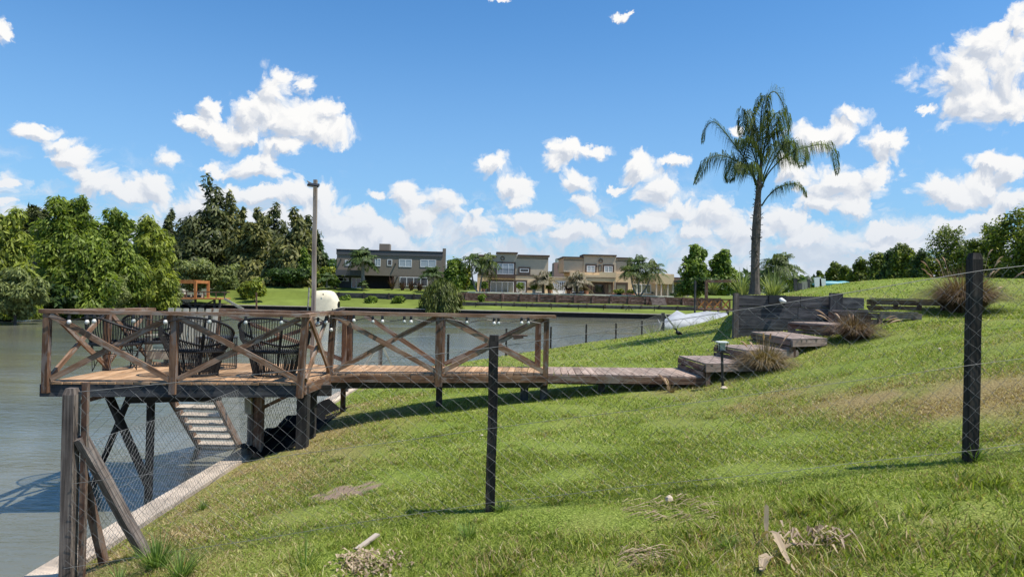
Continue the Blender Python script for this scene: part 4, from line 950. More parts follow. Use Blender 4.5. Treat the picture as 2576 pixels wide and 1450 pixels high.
for x, y in ((380, 282), (985, 475), (1206, 478), (1328, 478), (1245, 318), (1528, 555), (1758, 562)):
    b = MB(); h2.uv(b, *rect(K, x-3, y, x+4, y+14), -.25 if x < 1000 else -.1, .3 if x < 1400 else .62); b.build('wall_lamp', M['blackpl'], e2)
b = MB(); h2.uv(b, *rect(K, 60, 578, 1950, 590), -4.5, .8); tag(b.build('terrace', M['terrace']), kind='structure')
e3 = empty('pink_house', P(*K(900, 560), 125), 'dusty pink and pale green house seen in the gap behind the beige house', 'house')
h3 = House(*K(850, 600), 125, 0)
b = MB(); h3.uv(b, *rect(K, 850, 292, 945, 600), 0, 6); b.build('wall', M['pink'], e3); b = MB(); h3.uv(b, *rect(K, 872, 254, 940, 600), 6.2, 10); b.build('upper_wall', plain('pale_green_stucco', (.40,.45,.38), .9), e3)
b = MB(); h3.uv(b, *rect(K, 890, 310, 912, 345), -.03, .1); b.build('window', M['darkglass'], e3)

# ------------------------------------------------------------------ vegetation
def quads(C, N, S, rr, elong=1.6, axis=None):
    """leaf cards: centres C, rough normals N, sizes S"""
    n = len(C); N = N/(np.linalg.norm(N, axis=1, keepdims=True)+1e-9)
    A = rr.normal(size=(n, 3)) if axis is None else axis+rr.normal(size=(n, 3))*.25
    T = A-N*(A*N).sum(1, keepdims=True); T /= np.linalg.norm(T, axis=1, keepdims=True)+1e-9; B = np.cross(N, T)
    a = (S*elong/2)[:, None]; b = (S/2)[:, None]
    V = np.stack([C-T*a, C+B*b*.8-T*a*.1, C+T*a, C-B*b*.8+T*a*.1], 1).reshape(-1, 3)
    q = np.arange(n)*4; return V, np.stack([q, q+1, q+2, q+3], 1)
def crown(lobes, n, size, rr, droop=0, elong=1.6, rnd=.9, shell=.5):
    L = np.array(lobes, float); w = (L[:, 3]*L[:, 4]*L[:, 5])**.67; k = rr.choice(len(L), n, p=w/w.sum())
    d = rr.normal(size=(n, 3)); d /= np.linalg.norm(d, axis=1, keepdims=True); rad = shell+(1-shell)*rr.random(n)**.6
    rad *= 1+.18*rr.normal(size=n)*(rr.random(n) < .35)
    C = L[k, :3]+d*L[k, 3:6]*rad[:, None]; N = d+rr.normal(size=(n, 3))*rnd*.5+np.array([0, 0, .35])
    ax = None
    if droop: ax = np.stack([d[:, 0], d[:, 1], -droop*np.ones(n)], 1)
    return quads(C, N, size*(.6+.8*rr.random(n)), rr, elong, ax)
def trunk(parent, base, top, r0, r1, limbs=4, spread=1.0, mat='bark', rs=None):
    rs = rs or random; base = Vector(base); top = Vector(top); mb = MB(); n = 6
    pts = [base.lerp(top, i/n)+Vector((rs.uniform(-1, 1), rs.uniform(-1, 1), 0))*r0*.5*(0 < i) for i in range(n+1)]; mb.tube(pts, r0, 7, r1)
    for i in range(limbs):
        k = rs.uniform(.3, .85); p0 = base.lerp(top, k); a = rs.uniform(0, 6.28); L = spread*(1.1-k*.6)
        mb.tube([p0, p0+Vector((math.cos(a)*L*.5, math.sin(a)*L*.5, L*.35)), p0+Vector((math.cos(a)*L, math.sin(a)*L, L*.9))], r0*.45, 5, r0*.12)
    return mb.build('trunk', M[mat], parent)
def lobes_round(c, rx, ry, rz, n, lr, rr):
    out = [(c[0], c[1], c[2], rx*.62, ry*.62, rz*.66)]
    for _ in range(n):
        d = rr.normal(size=3); d /= np.linalg.norm(d); d[2] = d[2]*.9+.05; k = .55+.3*rr.random(); s = lr*(.6+.8*rr.random())
        out.append((c[0]+d[0]*rx*k, c[1]+d[1]*ry*k, c[2]+d[2]*rz*k, rx*s, ry*s, rz*s*.75))
    return out
def lobes_cone(c, rx, h, n, rr, top=.1):
    out = []
    for i in range(n):
        k = (i+.5)/n; r_ = rx*(1-k)**.8*(.75+.4*rr.random())+rx*top
        for _ in range(3 if k < .7 else 1):
            a = rr.random()*6.28; q = r_*.45*(k < .9); out.append((c[0]+math.cos(a)*q, c[1]+math.sin(a)*q, c[2]+h*k, r_*.62, r_*.62, h/n*1.05))
    return out
def lobes_col(c, rx, h, n, lr, rr):
    out = []
    for i in range(n):
        k = (i+.5)/n; w = rx*max(.15, math.sin(math.pi*min(1, .24+.67*k)))**.62; a = rr.random()*6.28; q = w*(.15+.6*rr.random()**.6); s = rx*lr*(.7+.6*rr.random())*(1.15-.5*k)
        out.append((c[0]+math.cos(a)*q, c[1]+math.sin(a)*q*.8, c[2]+h*k*.95, s, s, s*1.05))
        if i % 3 == 0: out.append((c[0], c[1], c[2]+h*k*.92, w*.6, w*.5, h/n*2.6))
    return out
def tree(name, label, cat, u, vt, vb, Y, hw, mat, n=4000, size=.3, shape='round', group=None, low=.12, nl=14, lr=.34, droop=0, elong=1.7, seed=0, tk='bark', zb=None, dy=0):
    rr = np.random.default_rng(seed+int(u)); rs = random.Random(seed+int(u)); b = P(u, vb, Y)
    if zb is not None: b.z = zb
    H = P(u, vt, Y).z-b.z; rx = hw*Y/F_PX
    r = empty(name, b, label, cat, group)
    if shape == 'round': lb = lobes_round((b.x, b.y, b.z+H*(low+(1-low)/2)), rx, max(rx*.8, .5), H*(1-low)/2, nl, lr, rr)
    elif shape == 'col': lb = lobes_col((b.x, b.y, b.z), rx, H, max(nl*2, 24), lr*1.25, rr)
    else: lb = lobes_cone((b.x, b.y, b.z+H*low), rx, H*(1-low), nl, rr, .2)
    V, F = crown(lb, n, size, rr, droop, elong); V[:, 2] = np.maximum(V[:, 2], b.z-.05 if Y > 40 else b.z)
    fast('crown', V, F, M[mat], r); trunk(r, b, b+Vector((0, 0, H*.8)), max(.035, H*.022), max(.02, H*.006), 5, rx*.6, tk, rs); return r
# left bank, at the water (u, v pixels only fix size; each stands at its own distance)
T = tree; gl = 'trees along the left bank'; zl = .2
T('willow_tree', 'pale green willow at the far left edge leaning over the water', 'tree', 18, 527, 812, 53, 78, 'f_willow', 16000, .19, 'col', nl=22, lr=.28, group=gl, low=0, droop=.7, elong=2.6, zb=zl)
T('willow_tree', 'broad dark centred green tree, tallest of the left bank trees', 'tree', 172, 488, 795, 62, 105, 'f_dense', 30000, .20, 'col', nl=34, lr=.24, group=gl, low=0, droop=.4, elong=2.2, zb=zl)
T('willow_tree', 'rounded fresh green tree right of the tallest left bank tree', 'tree', 292, 520, 785, 70, 72, 'f_dense', 15000, .22, 'col', nl=24, lr=.26, group=gl, low=0, droop=.4, elong=2.2, seed=3, zb=zl)
T('willow_tree', 'yellowish green willow at the right end of the left bank trees', 'tree', 378, 545, 780, 77, 76, 'f_willow', 17000, .23, 'col', nl=26, lr=.26, group=gl, low=0, droop=.6, elong=2.4, zb=zl)
T('willow_tree', 'dark leaning tree low over the water between the willows', 'tree', 215, 600, 800, 58, 88, 'f_dense', 14000, .20, 'col', nl=20, lr=.28, group=gl, low=0, droop=.5, elong=2.2, seed=5, zb=zl)
T('willow_tree', 'slim fresh green tree poking up between two left bank crowns', 'tree', 240, 505, 780, 74, 34, 'f_bright', 3000, .30, nl=12, lr=.34, group=gl, low=.1, seed=8, zb=zl)
gb = 'bushes at the water line'
T('waterside_bush', 'large olive bush at the water line by the left edge of the view', 'bush', 38, 655, 815, 49, 80, 'f_grey', 15000, .15, nl=22, lr=.3, group=gb, low=0, droop=.5, elong=2.4, zb=.0)
T('waterside_bush', 'grey green bush at the water line right of the dark shaded gap', 'bush', 285, 672, 789, 66, 52, 'f_grey', 9000, .16, nl=16, lr=.32, group=gb, low=0, elong=2, zb=.0)
T('waterside_bush', 'bright willow bush hanging over the water below the yellowish willow', 'bush', 352, 640, 785, 72, 60, 'f_willow', 11000, .19, nl=18, lr=.3, group=gb, low=0, droop=.6, elong=2.2, zb=.0)
T('waterside_bush', 'small pale bush at the water just left of the orange pergola dock', 'bush', 422, 716, 781, 79, 34, 'f_grey', 5000, .17, nl=12, lr=.34, group=gb, low=0, elong=1.8, zb=.0)
T('waterside_bush', 'shaded dark bush at the water line under the tallest left tree', 'bush', 150, 690, 803, 57, 62, 'f_deep', 5000, .24, nl=16, lr=.32, group=gb, low=0, zb=.0)
T('pine_tree', 'sparse dark pine top rising behind the left bank trees', 'tree', 82, 492, 740, 80, 34, 'f_dconifer', 2400, .4, nl=14, lr=.26, low=.35, elong=2.4, zb=1)
# dark conifers behind
gc_ = 'dark conifers behind the far lawn'
for u, vt, hw, Y, mt, lab, sd_ in ((518,450,62,112,'f_dconifer','tallest dark conifer left of the light pole',1),(428,532,26,125,'f_dconifer','small dark conifer standing left of the tallest one',2),
    (573,490,46,114,'f_conifer','second tallest conifer with twin pointed tops beside the tallest',3),(470,600,40,108,'f_dconifer','low wide dark conifer at the foot of the tallest one',12),(607,528,34,108,'f_conifer','slim pointed conifer between the two taller groups',4),
    (645,532,46,106,'f_conifer','brownish conifer right of the slim pointed one',5),(690,520,50,112,'f_dconifer','broad dark topped conifer in the middle of the row',6),(735,530,50,104,'f_conifer','brownish green conifer just left of the light pole',7),
    (772,545,38,110,'f_dconifer','dark conifer directly behind the light pole',8),(800,605,28,112,'f_deep','small dark tree just right of the light pole',9)):
    T('conifer_tree', lab, 'tree', u, vt, 722, Y, hw*1.45, mt, 8500, .42, 'cone', gc_, low=.0, nl=10, droop=.35, elong=2.2, seed=sd_)
for u, vt, vb, hw, Y, mt, lab, nn in ((500,632,745,62,92,'f_grey','spreading light grey green tree behind the orange pergola',6500),(565,650,742,50,93,'f_grey','light green tree right of the orange pergola',4500),
    (640,690,758,26,88,'f_yellow','small yellowish weeping tree on the far lawn right of the dock stairs',1800),(615,705,755,22,90,'f_willow','small feathery bush beside the dock stairs',1300),
    (727,664,724,52,99,'f_deep','wide dark clipped shrub mass left of the light pole on the upper lawn',4500),(680,675,724,30,101,'f_deep','dark green shrub at the left end of the upper lawn',2200),(765,620,722,26,101,'f_bright','light green tree peeping out left of the light pole',1900),
    (818,668,724,30,100,'f_yellow','yellow flowering shrub against the left end of the grey house',2300),(840,690,724,18,98,'f_bright','small leafy shrub beside the grey house porch',900),
    (870,738,764,15,91,'f_bright','small green bush by the covered boat',900),(935,742,769,17,89.5,'f_bright','round flowering bush left on the lower far lawn',1500),(1003,742,769,16,89.5,'f_bright','round flowering bush right on the lower far lawn',1500),
    (1139,640,738,38,95,'f_bright','round bright green tree between the two houses',5200),(1172,660,730,16,98,'f_yellow','yellow green hedge by the left end of the beige house',800),
    (1212,738,759,11,90.6,'f_bright','small clipped cube bush in front of the reddish wall',900),(1712,735,745,10,97,'f_yellow','small golden bush by the right wing of the beige house',400),(1700,738,746,14,97.5,'f_deep','low dark bush beside the golden one',400),(1752,735,748,14,92,'f_grey','round grey bush behind the neighbour deck',500)):
    T('shrub' if vb-vt < 62 else 'broadleaf_tree', lab, 'shrub' if vb-vt < 62 else 'tree', u, vt, vb, Y, hw, mt, nn, .26, nl=14, lr=.34, low=.0, elong=1.6, zb=None)
T('broadleaf_tree', 'tall fresh green tree left of the pair beyond the beige house', 'tree', 1748, 618, 742, 76, 46, 'f_bright', 8500, .24, shape='col', nl=16, lr=.30, low=.0, group='pair of trees beyond the beige house', tk='paletrunk')
T('broadleaf_tree', 'shorter fresh green tree right of the pair beyond the beige house', 'tree', 1811, 631, 742, 76, 46, 'f_bright', 8000, .24, shape='col', nl=16, lr=.30, low=.0, group='pair of trees beyond the beige house', tk='paletrunk')
T('broadleaf_tree', 'dark shaded shrub mass under the pair of trees', 'shrub', 1790, 690, 740, 72, 50, 'f_deep', 2500, .24, nl=14, lr=.3, low=0)
# weeping willow at the quay
wb = P(1110, 778, 86.2); ww = empty('weeping_willow', wb, 'small weeping willow trailing over the far quay wall', 'tree'); rr = np.random.default_rng(4)
n = 5200; a = rr.random(n)*2*np.pi; top = rr.random(n); rx = 50*86/F_PX
Rr = rx*np.sqrt(rr.random(n))*(1+.14*np.sin(a*5)+.10*np.sin(a*9+1)); zt_ = P(1110, 698, 86).z-(Rr/rx)**2.4*1.7-.4*rr.random(n); drop = rr.random(n)**.8*(zt_-.15)
C = np.stack([wb.x+Rr*np.cos(a)+.1*rr.normal(size=n), wb.y+Rr*np.sin(a)*.8, zt_-drop*.96], 1)
V, F = quads(C, np.stack([np.cos(a), np.sin(a), .3+0*a], 1)+rr.normal(size=(n, 3))*.4, .17*(.6+.8*rr.random(n)), rr, 4.2, np.stack([.15*np.cos(a), .15*np.sin(a), -1+0*a], 1))
fast('crown', V, F, leafm('weeping_leaves', (.025,.035,.008), (.10,.12,.025), .35, (.20,.20,.06)), ww); trunk(ww, wb, wb+Vector((0, 0, 2.6)), .13, .05, 5, 1.2)
# distant tree line (reads as one mass)
rr = np.random.default_rng(11); n = 15000; xx = -140+rr.random(n)*420; yy = 180+30*rr.random(n); hh = 5.2+2.2*np.sin(xx*.11)+1.4*np.sin(xx*.37+1)
hh = np.where(xx < -60, hh+7, hh); C = np.stack([xx, yy, 2+hh*rr.random(n)**.7], 1)
V, F = quads(C, rr.normal(size=(n, 3))+np.array([0, -1, .6]), 1.5*(.6+.8*rr.random(n)), rr, 1.4)
tag(fast('distant_wood', V, F, M['f_deep']), 'low distant belt of trees on the horizon behind the houses', 'wood', kind='stuff')

# palms
def frond(mb, base, d, L, arch, leaf, n=18, hang=.6, w=.05, rs=random, side=.75, taper=True, wr=.016):
    """arching rachis plus leaflets; d unit direction"""
    base = Vector(base); d = Vector(d).normalized(); pts = []
    for i in range(9):
        t = i/8; pts.append(base+d*L*t+Vector((0, 0, -arch*L*t*t)))
    leaflets(mb, pts, leaf, n, hang, w, rs, side, wr)
def leaflets(mb, pts, leaf, n, hang, w, rs, side=.75, wr=.016, start=.14):
    mb[0].tube(pts, wr, 4, wr*.3, cap=False); cum = [0]
    for a, b in zip(pts, pts[1:]): cum.append(cum[-1]+(b-a).length)
    for i in range(n):
        t = start+(1-start)*(i+.5)/n; s = t*cum[-1]; k = min(len(pts)-2, max(0, int(np.searchsorted(cum, s))-1)); f_ = (s-cum[k])/(cum[k+1]-cum[k]); p = pts[k].lerp(pts[k+1], f_)
        tg = (pts[k+1]-pts[k]).normalized(); sd_ = tg.cross(Vector((0, 0, 1)))
        sd_ = sd_.normalized() if sd_.length > .05 else Vector((1, 0, 0))
        ll = leaf*math.sin(math.pi*min(1, .18+.82*t)**.8*.93+.12)*rs.uniform(.8, 1.15)
        for sg in (-1, 1):
            o_ = (sd_*sg*side*rs.uniform(.6, 1.2)+tg*.45+Vector((0, 0, rs.uniform(-.2, .25)))).normalized(); m1 = p+o_*ll*.45; e = m1+(o_*(1-hang)+Vector((0, 0, -hang))).normalized()*ll*.6
            wv = tg.cross(o_).cross(o_).normalized()*w*.5+tg*w*.4; b = len(mb[1]); mb[1] += [p-wv*.4, p+wv*.4, m1+wv, m1-wv, e]
            mb[2] += [(b, b+1, b+2), (b, b+2, b+3), (b+3, b+2, b+4)]
def palm(label, cat, base, top, r0, r1, fr, mat='f_farpalm', bark='paletrunk', group=None, lean=None, name='palm_tree'):
    r = empty(name, base, label, cat, group); b, t_ = Vector(base), Vector(top); mid_ = b.lerp(t_, .5)+Vector(lean or (0, 0, 0))
    pts = [b*(1-t)**2+mid_*2*t*(1-t)+t_*t*t for t in [i/8 for i in range(9)]]; MB().tube(pts, r0, 8, r1).build('trunk', M[bark], r)
    mb = [MB(), [], []]; fr(mb, t_)
    mb[0].build('rachis', M['f_weed'] if mat != 'f_drypalm' else M['straw'], r); fast('fronds', [tuple(v) for v in mb[1]], mb[2], M[mat], r); return r
def rosette(n, L, arch, leaf, el0, el1, seed, nl=16, hang=.5, w=.07, side=.75):
    rs = random.Random(seed)
    def f(mb, t_):
        for i in range(n):
            a = 2*math.pi*i/n*2.4+rs.uniform(-.3, .3); e = R(el0+(el1-el0)*(i/n)+rs.uniform(-8, 8))
            frond(mb, t_, (math.cos(a)*math.cos(e), math.sin(a)*math.cos(e), math.sin(e)), L*rs.uniform(.8, 1.1), arch*rs.uniform(.8, 1.2), leaf, nl, hang, w, rs, side)
    return f
def fp(label, u0, v0, u1, v1, Y, L, n=16, mat='f_farpalm', arch=.55, leaf=.55, el=(-15, 75), seed=1, r0=.14, group=None, hang=.5, w=.10, lean=None, side=.75, bark='paletrunk'):
    return palm(label, 'palm', P(u0, v0, Y), P(u1, v1, Y), r0, r0*.7, rosette(int(n*1.5), L*1.05, arch, leaf*1.15, el[0], el[1], seed, 20, hang, w*1.5, side), mat, bark, group, lean)
g_ = 'palms in front of the houses'
fp('bushy crowned palm standing before the grey house', 914, 726, 912, 648, 97, 2.6, 34, 'f_farpalm', .5, .9, (-20, 85), 3, .28, g_, w=.16)
fp('tiny young palm at the foot of the bushy palm', 912, 728, 913, 716, 96.5, 1.1, 12, 'f_farpalm', .5, .4, (0, 80), 4, .08, g_)
fp('low palm spreading beside the yellow shrub', 822, 724, 822, 700, 97, 1.9, 16, 'f_farpalm', .5, .6, (-10, 80), 5, .12, g_, w=.13)
fp('leafy palm at the right corner of the grey house', 1090, 728, 1088, 690, 96, 2.4, 20, 'f_farpalm', .5, .7, (-10, 80), 6, .2, g_, w=.13)
fp('slender palm with curved trunk at the left end of the beige house', 1203, 737, 1188, 655, 95, 2.2, 16, 'f_farpalm', .5, .8, (-30, 75), 7, .13, g_, .6, .12, (-.7, 0, -.6))
fp('slender palm beside it leaning right before the balcony', 1207, 738, 1225, 655, 95, 2.2, 17, 'f_palm', .55, .8, (-45, 75), 8, .13, g_, .65, .12, (-.5, 0, -.3))
fp('palm with bleached dry fronds left of the white french doors', 1367, 741, 1366, 708, 95.5, 2.5, 26, 'f_drypalm', .42, .8, (-10, 85), 9, .2, g_, .6, .12, bark='bark')
fp('palm with bleached dry fronds right of the white french doors', 1452, 742, 1450, 710, 95.5, 2.7, 26, 'f_drypalm', .48, .8, (-10, 80), 10, .2, g_, .6, .12, bark='bark')
fp('left of three palms rising from one clump by the beige wing', 1604, 744, 1588, 680, 95, 2.2, 17, 'f_palm', .5, .8, (-30, 80), 11, .12, g_, .6, .12, (-.5, 0, -.6))
fp('middle of three palms rising from one clump by the beige wing', 1607, 744, 1607, 663, 95.3, 2.4, 18, 'f_farpalm', .5, .8, (-30, 80), 12, .12, g_, .6, .12)
fp('right of three palms rising from one clump by the beige wing', 1610, 744, 1640, 678, 95.1, 2.7, 20, 'f_palm', .5, .8, (-35, 80), 13, .13, g_, .6, .12, (.5, 0, -.4))
fp('drooping palm behind the tall near palm on the upper lawn', 1963, 735, 1960, 668, 40, 1.6, 34, 'f_palm', .6, .5, (-30, 85), 14, .10, g_, .7, .06)
fp('small palm tuft at the right of the drooping palm', 2000, 735, 2003, 708, 44, .9, 16, 'f_farpalm', .6, .3, (-20, 80), 15, .06, g_, .6, .04)
# the tall near palm
Yp = 16.6; q5 = lambda x, y, dy=0: P(1674.4+x*.37745, 193.2+y*.37745, Yp+dy)
pr = empty('queen_palm', q5(595, 1432), 'tall queen palm with drooping dark fronds above the sleeper wall', 'palm')
tk_ = [(595, 1450), (596, 1380), (598, 1250), (600, 1120), (605, 1000), (612, 900), (618, 800), (625, 720), (632, 640), (637, 560)]
rad = [.150, .118, .106, .10, .096, .086, .072, .06, .045, .03]
tb_ = MB().tube([q5(*p) for p in tk_], rad, 10)
for v in range(len(tb_.v)): tb_.v[v] = tb_.v[v]+Vector((random.uniform(-.012, .012), random.uniform(-.012, .012), 0))
sb = tb_
for i in range(90):
    k = random.uniform(.3, 7.5); j = int(k); p = q5(*tk_[j]).lerp(q5(*tk_[j+1]), k-j); a = random.uniform(0, 6.28); r_ = rad[j]*.95; o_ = Vector((math.cos(a), math.sin(a), 0))
    sb.beam(p+o_*r_*.5, p+o_*(r_+random.uniform(.02, .07))+Vector((0, 0, random.uniform(-.12, .16))), .035, .012, w1=.008)
tb_.build('trunk', M['palmbark'], pr)
FR = [([(600,720),(560,600),(480,480),(400,375),(340,310),(300,303),(262,350),(245,440)], .3, 62, .5),
 ([(610,700),(540,600),(470,560),(400,530),(330,525),(270,570),(225,650),(195,710)], -.5, 60, .5),
 ([(630,640),(600,500),(580,360),(560,260),(540,232),(525,260),(512,330),(508,400)], .5, 56, .55),
 ([(637,600),(645,400),(665,220),(690,120),(730,100),(770,150),(800,240),(815,330)], -.2, 64, .62),
 ([(635,600),(630,400),(640,230),(665,130),(640,140),(610,180),(590,230)], .6, 44, .45),
 ([(640,580),(665,430),(700,300),(740,240),(775,260),(795,330),(800,400)], .7, 46, .6),
 ([(640,740),(680,650),(760,560),(850,500),(950,465),(1060,450),(1120,500),(1142,600),(1140,650)], .2, 66, .5),
 ([(645,700),(700,590),(770,480),(830,435),(880,450),(900,520),(905,600)], -.7, 54, .6),
 ([(640,860),(680,800),(740,745),(810,718),(870,715),(920,755),(940,800)], .1, 46, .34),
 ([(610,740),(580,640),(530,590),(480,580),(440,620),(420,700)], .8, 50, .52),
 ([(638,700),(690,560),(740,470),(790,430),(830,480),(845,580)], .9, 46, .5),
 ([(636,640),(660,480),(720,380),(770,360),(800,420),(810,500)], -.4, 50, .5),
 ([(625,660),(590,520),(545,430),(515,420),(495,480)], -.5, 46, .5),
 ([(612,760),(590,660),(555,600),(520,590),(500,640)], -.9, 40, .5)]
mb = [MB(), [], []]; rs = random.Random(5)
for pts, dy, n, lf in FR:
    m_ = len(pts); pp = [q5(x, y, dy*(i/(m_-1))**1.2) for i, (x, y) in enumerate(pts)]; fine_ = []
    for i in range(m_-1):
        a = pp[max(0, i-1)]; b = pp[i]; c = pp[i+1]; d = pp[min(m_-1, i+2)]
        for t in (0, .33, .66): fine_.append(.5*((2*b)+(c-a)*t+(2*a-5*b+4*c-d)*t*t+(3*b-a-3*c+d)*t**3))
    fine_.append(pp[-1])
    leaflets(mb, fine_, lf*1.3, int(n*2.1), .80, .027, rs, .55, .018, .20)
mb[0].build('rachis', M['f_farpalm'], pr); fast('fronds', [tuple(v) for v in mb[1]], mb[2], M['f_palm'], pr)

# grasses, flax and cordylines
def tuft(name, label, cat, base, n, h, spread, w, mat, seed=0, group=None, droopy=.6, plumes=0, part='blades'):
    rs = random.Random(seed); base = Vector(base); r = empty(name, base, label, cat, group); V, F = [], []
    for i in range(n):
        a = rs.uniform(0, 6.283); e = rs.random()**.5; L = h*rs.uniform(.6, 1.15); o_ = Vector((math.cos(a), math.sin(a), 0)); p = base+o_*rs.uniform(0, .25)*spread+Vector((0, 0, -.02))
        sd_ = Vector((-o_.y, o_.x, 0)).lerp(Vector((rs.uniform(-1, 1), rs.uniform(-1, 1), 0)), .4).normalized()*w*rs.uniform(.6, 1.2)
        pr_ = None
        for k in range(5):
            t = k/4; q = p+o_*spread*e*(t**1.3)+Vector((0, 0, L*(t*(1+.25*(1-e))-droopy*e*t*t*t))); ww = sd_*(1-t)**.6*.5 if k < 4 else sd_*.05
            b = len(V); V += [q-ww, q+ww]
            if k: F.append((b-2, b-1, b+1, b))
    fast(part, [tuple(v) for v in V], F, M[mat], r)
    if plumes:
        m_ = MB()
        for i in range(plumes):
            a = rs.uniform(0, 6.283); e = rs.random(); o_ = Vector((math.cos(a), math.sin(a), 0)); p = base+o_*spread*.2; q = base+o_*spread*(.4+.6*e)+Vector((0, 0, h*rs.uniform(.9, 1.35)*(1-.45*e)))
            d = (q-p).normalized(); m_.tube([p, p.lerp(q, .6)+Vector((0, 0, .04)), q], .003, 3); m_.tube([q, q+d*.05+o_*.01, q+d*.12+o_*.03+Vector((0, 0, -.01)), q+d*.17+o_*.06+Vector((0, 0, -.03))], [.006, .016, .014, .004], 5)
        m_.build('seed_heads', M['f_plume'], r)
    return r
def on_ground(u, v, Y, dz=0): p = P(u, v, Y); p.z = gz(p.x, p.y)+dz; return p
gg = 'fountain grass clumps beside the steps'
tuft('fountain_grass', 'straw coloured grass clump sprawling beside the second step', 'grass clump', on_ground(1925, 905, 11.75), 2000, .50, .62, .009, 'f_fount', 1, gg, .85, 5)
tuft('fountain_grass', 'reddish brown grass clump between the third and fifth steps', 'grass clump', on_ground(2150, 835, 12.9), 2400, .50, .62, .009, 'f_fount2', 2, gg, .8, 8)
tuft('fountain_grass', 'largest reddish grass clump behind the right fence post', 'grass clump', on_ground(2425, 775, 15.0), 3600, .92, 1.1, .011, 'f_fount2', 3, gg, .75, 14)
tuft('fountain_grass', 'tiny straw tuft against the side board at the walkway end', 'grass clump', on_ground(1688, 962, 11.35), 130, .17, .14, .007, 'f_fount', 4, gg, .4, 3)
tuft('fountain_grass', 'low brown tuft growing behind the far edge of the walkway', 'grass clump', on_ground(1620, 915, 13.2), 110, .16, .2, .008, 'f_fount', 5, gg, .4)
tuft('flax_plant', 'tall pale striped flax plant left behind the tall palm trunk', 'flax plant', Vector((P(1868, 735, 18.5).x, 18.5, 3.1)), 150, .78, .50, .026, 'f_flax', 6, 'flax plants by the palm', .45)
tuft('flax_plant', 'tall pale striped flax plant right behind the tall palm trunk', 'flax plant', Vector((P(1945, 735, 17.6).x, 17.6, 3.1)), 170, .72, .46, .026, 'f_flax', 7, 'flax plants by the palm', .45)
tuft('flax_plant', 'pale flax plant near the neighbour deck post', 'flax plant', P(1795, 738, 66), 80, 1.6, 1.1, .12, 'f_flax', 8, None, .4)
for i, (u, v, lab) in enumerate(((986, 727, 'leftmost and largest'), (1012, 729, 'second from left'), (1035, 729, 'third from left'), (1056, 731, 'fourth from left, near the willow'))):
    tuft('cordyline', 'burgundy spiky cordyline under the grey house windows, '+lab, 'cordyline', P(u, v, 98.2), 60, 1.35 if i else 1.7, .8, .14, 'f_red', 20+i, 'burgundy cordylines by the grey house', .3)
for i in range(3): pass
# weeds along the kerb and fence line
def weeds(label, u, v, Y, n, h, sp, seed): return tuft('weed_clump', label, 'weeds', on_ground(u, v, Y), n, h, sp, .008, 'f_weed', seed, 'weed clumps along the fence line', .3)
weeds('tall wild grass clump at the foot of the long fence brace', 395, 1400, 5.5, 190, .30, .26, 31); weeds('wild grass clump right of the one at the brace foot', 455, 1420, 5.2, 130, .22, .24, 32); weeds('thin grass tuft on the kerb where the bank turns sandy', 510, 1225, 7.4, 60, .14, .12, 33)
weeds('ragged grass tuft on the right rim of the bare soil patch', 925, 1228, 7.0, 60, .07, .10, 41)
weeds('dark grass tuft at the foot of the middle fence post', 1262, 1295, 5.9, 90, .12, .14, 34); weeds('grass tuft around the foot of the right fence post', 2450, 1150, 5.5, 150, .16, .16, 35); weeds('grass tuft by the kerb below the iron stake', 300, 1440, 5.3, 70, .16, .2, 36)
weeds('single tall weed tuft at the bottom left of the dry leaf pile', 770, 1380, 5.0, 26, .28, .18, 37); weeds('broad grass tuft right of the dry leaf pile', 1180, 1340, 5.3, 60, .14, .14, 38); weeds('grass tuft left of the curled palm leaf', 1830, 1330, 4.4, 60, .12, .14, 39)
for i, (u, Y) in enumerate(((1690, 39), (1745, 41), (1800, 40), (1640, 35.6))):
    tuft('reed_clump', ['reeds at the left end of the white tarp', 'reeds in front of the middle of the white tarp', 'reeds at the right end of the white tarp', 'reeds beside the last thin stakes'][i], 'reeds', on_ground(u, 830, Y), 90, .9, .9, .03, 'f_grey', 50+i, 'reeds by the neighbour shore', .3)

# hedge trees on the upper lawn
hs = [(2061,682,10,86,'f_hedge'),(2096,664,16,78,'f_hedge'),(2129,673,14,76,'f_hedge'),(2165,656,21,70,'f_hedge'),(2208,637,24,66,'f_hedge'),(2252,632,26,60,'f_deep'),(2276,619,26,58,'f_hedge'),(2318,630,24,54,'f_deep'),
 (2382,567,42,50,'f_hedge'),(2426,618,26,48,'f_hedge'),(2452,604,26,44,'f_hedge'),(2495,565,34,44,'f_hedge'),(2553,520,52,40,'f_hedge'),(2630,500,60,38,'f_hedge')]
hl = ['smallest hedge tree beside the stored boards','rounded hedge tree right of the smallest','low hedge tree in the dip of the row','leafy hedge tree fourth in the row','rounded hedge tree before the dark one','dark narrow hedge tree left of the two-topped one','two-topped hedge tree near the middle of the row','dark low hedge tree left of the tall pointed one',
 'tall pointed yellow tipped hedge tree in the row','low hedge tree left of the right fence post','hedge tree directly behind the right fence post','large hedge tree just right of the fence post','tallest dark hedge tree at the right edge','hedge tree beyond the right edge of the view']
for (u, vt, hw, Y, mt), lab in zip(hs, hl):
    T('hedge_tree', lab, 'tree', u, vt-4, 726, Y, hw*1.6, mt, 8500, .12 if Y < 56 else .17, shape='col', nl=16, lr=.34, low=0, group='hedge trees along the upper lawn', seed=9, zb=3.3, elong=1.5)

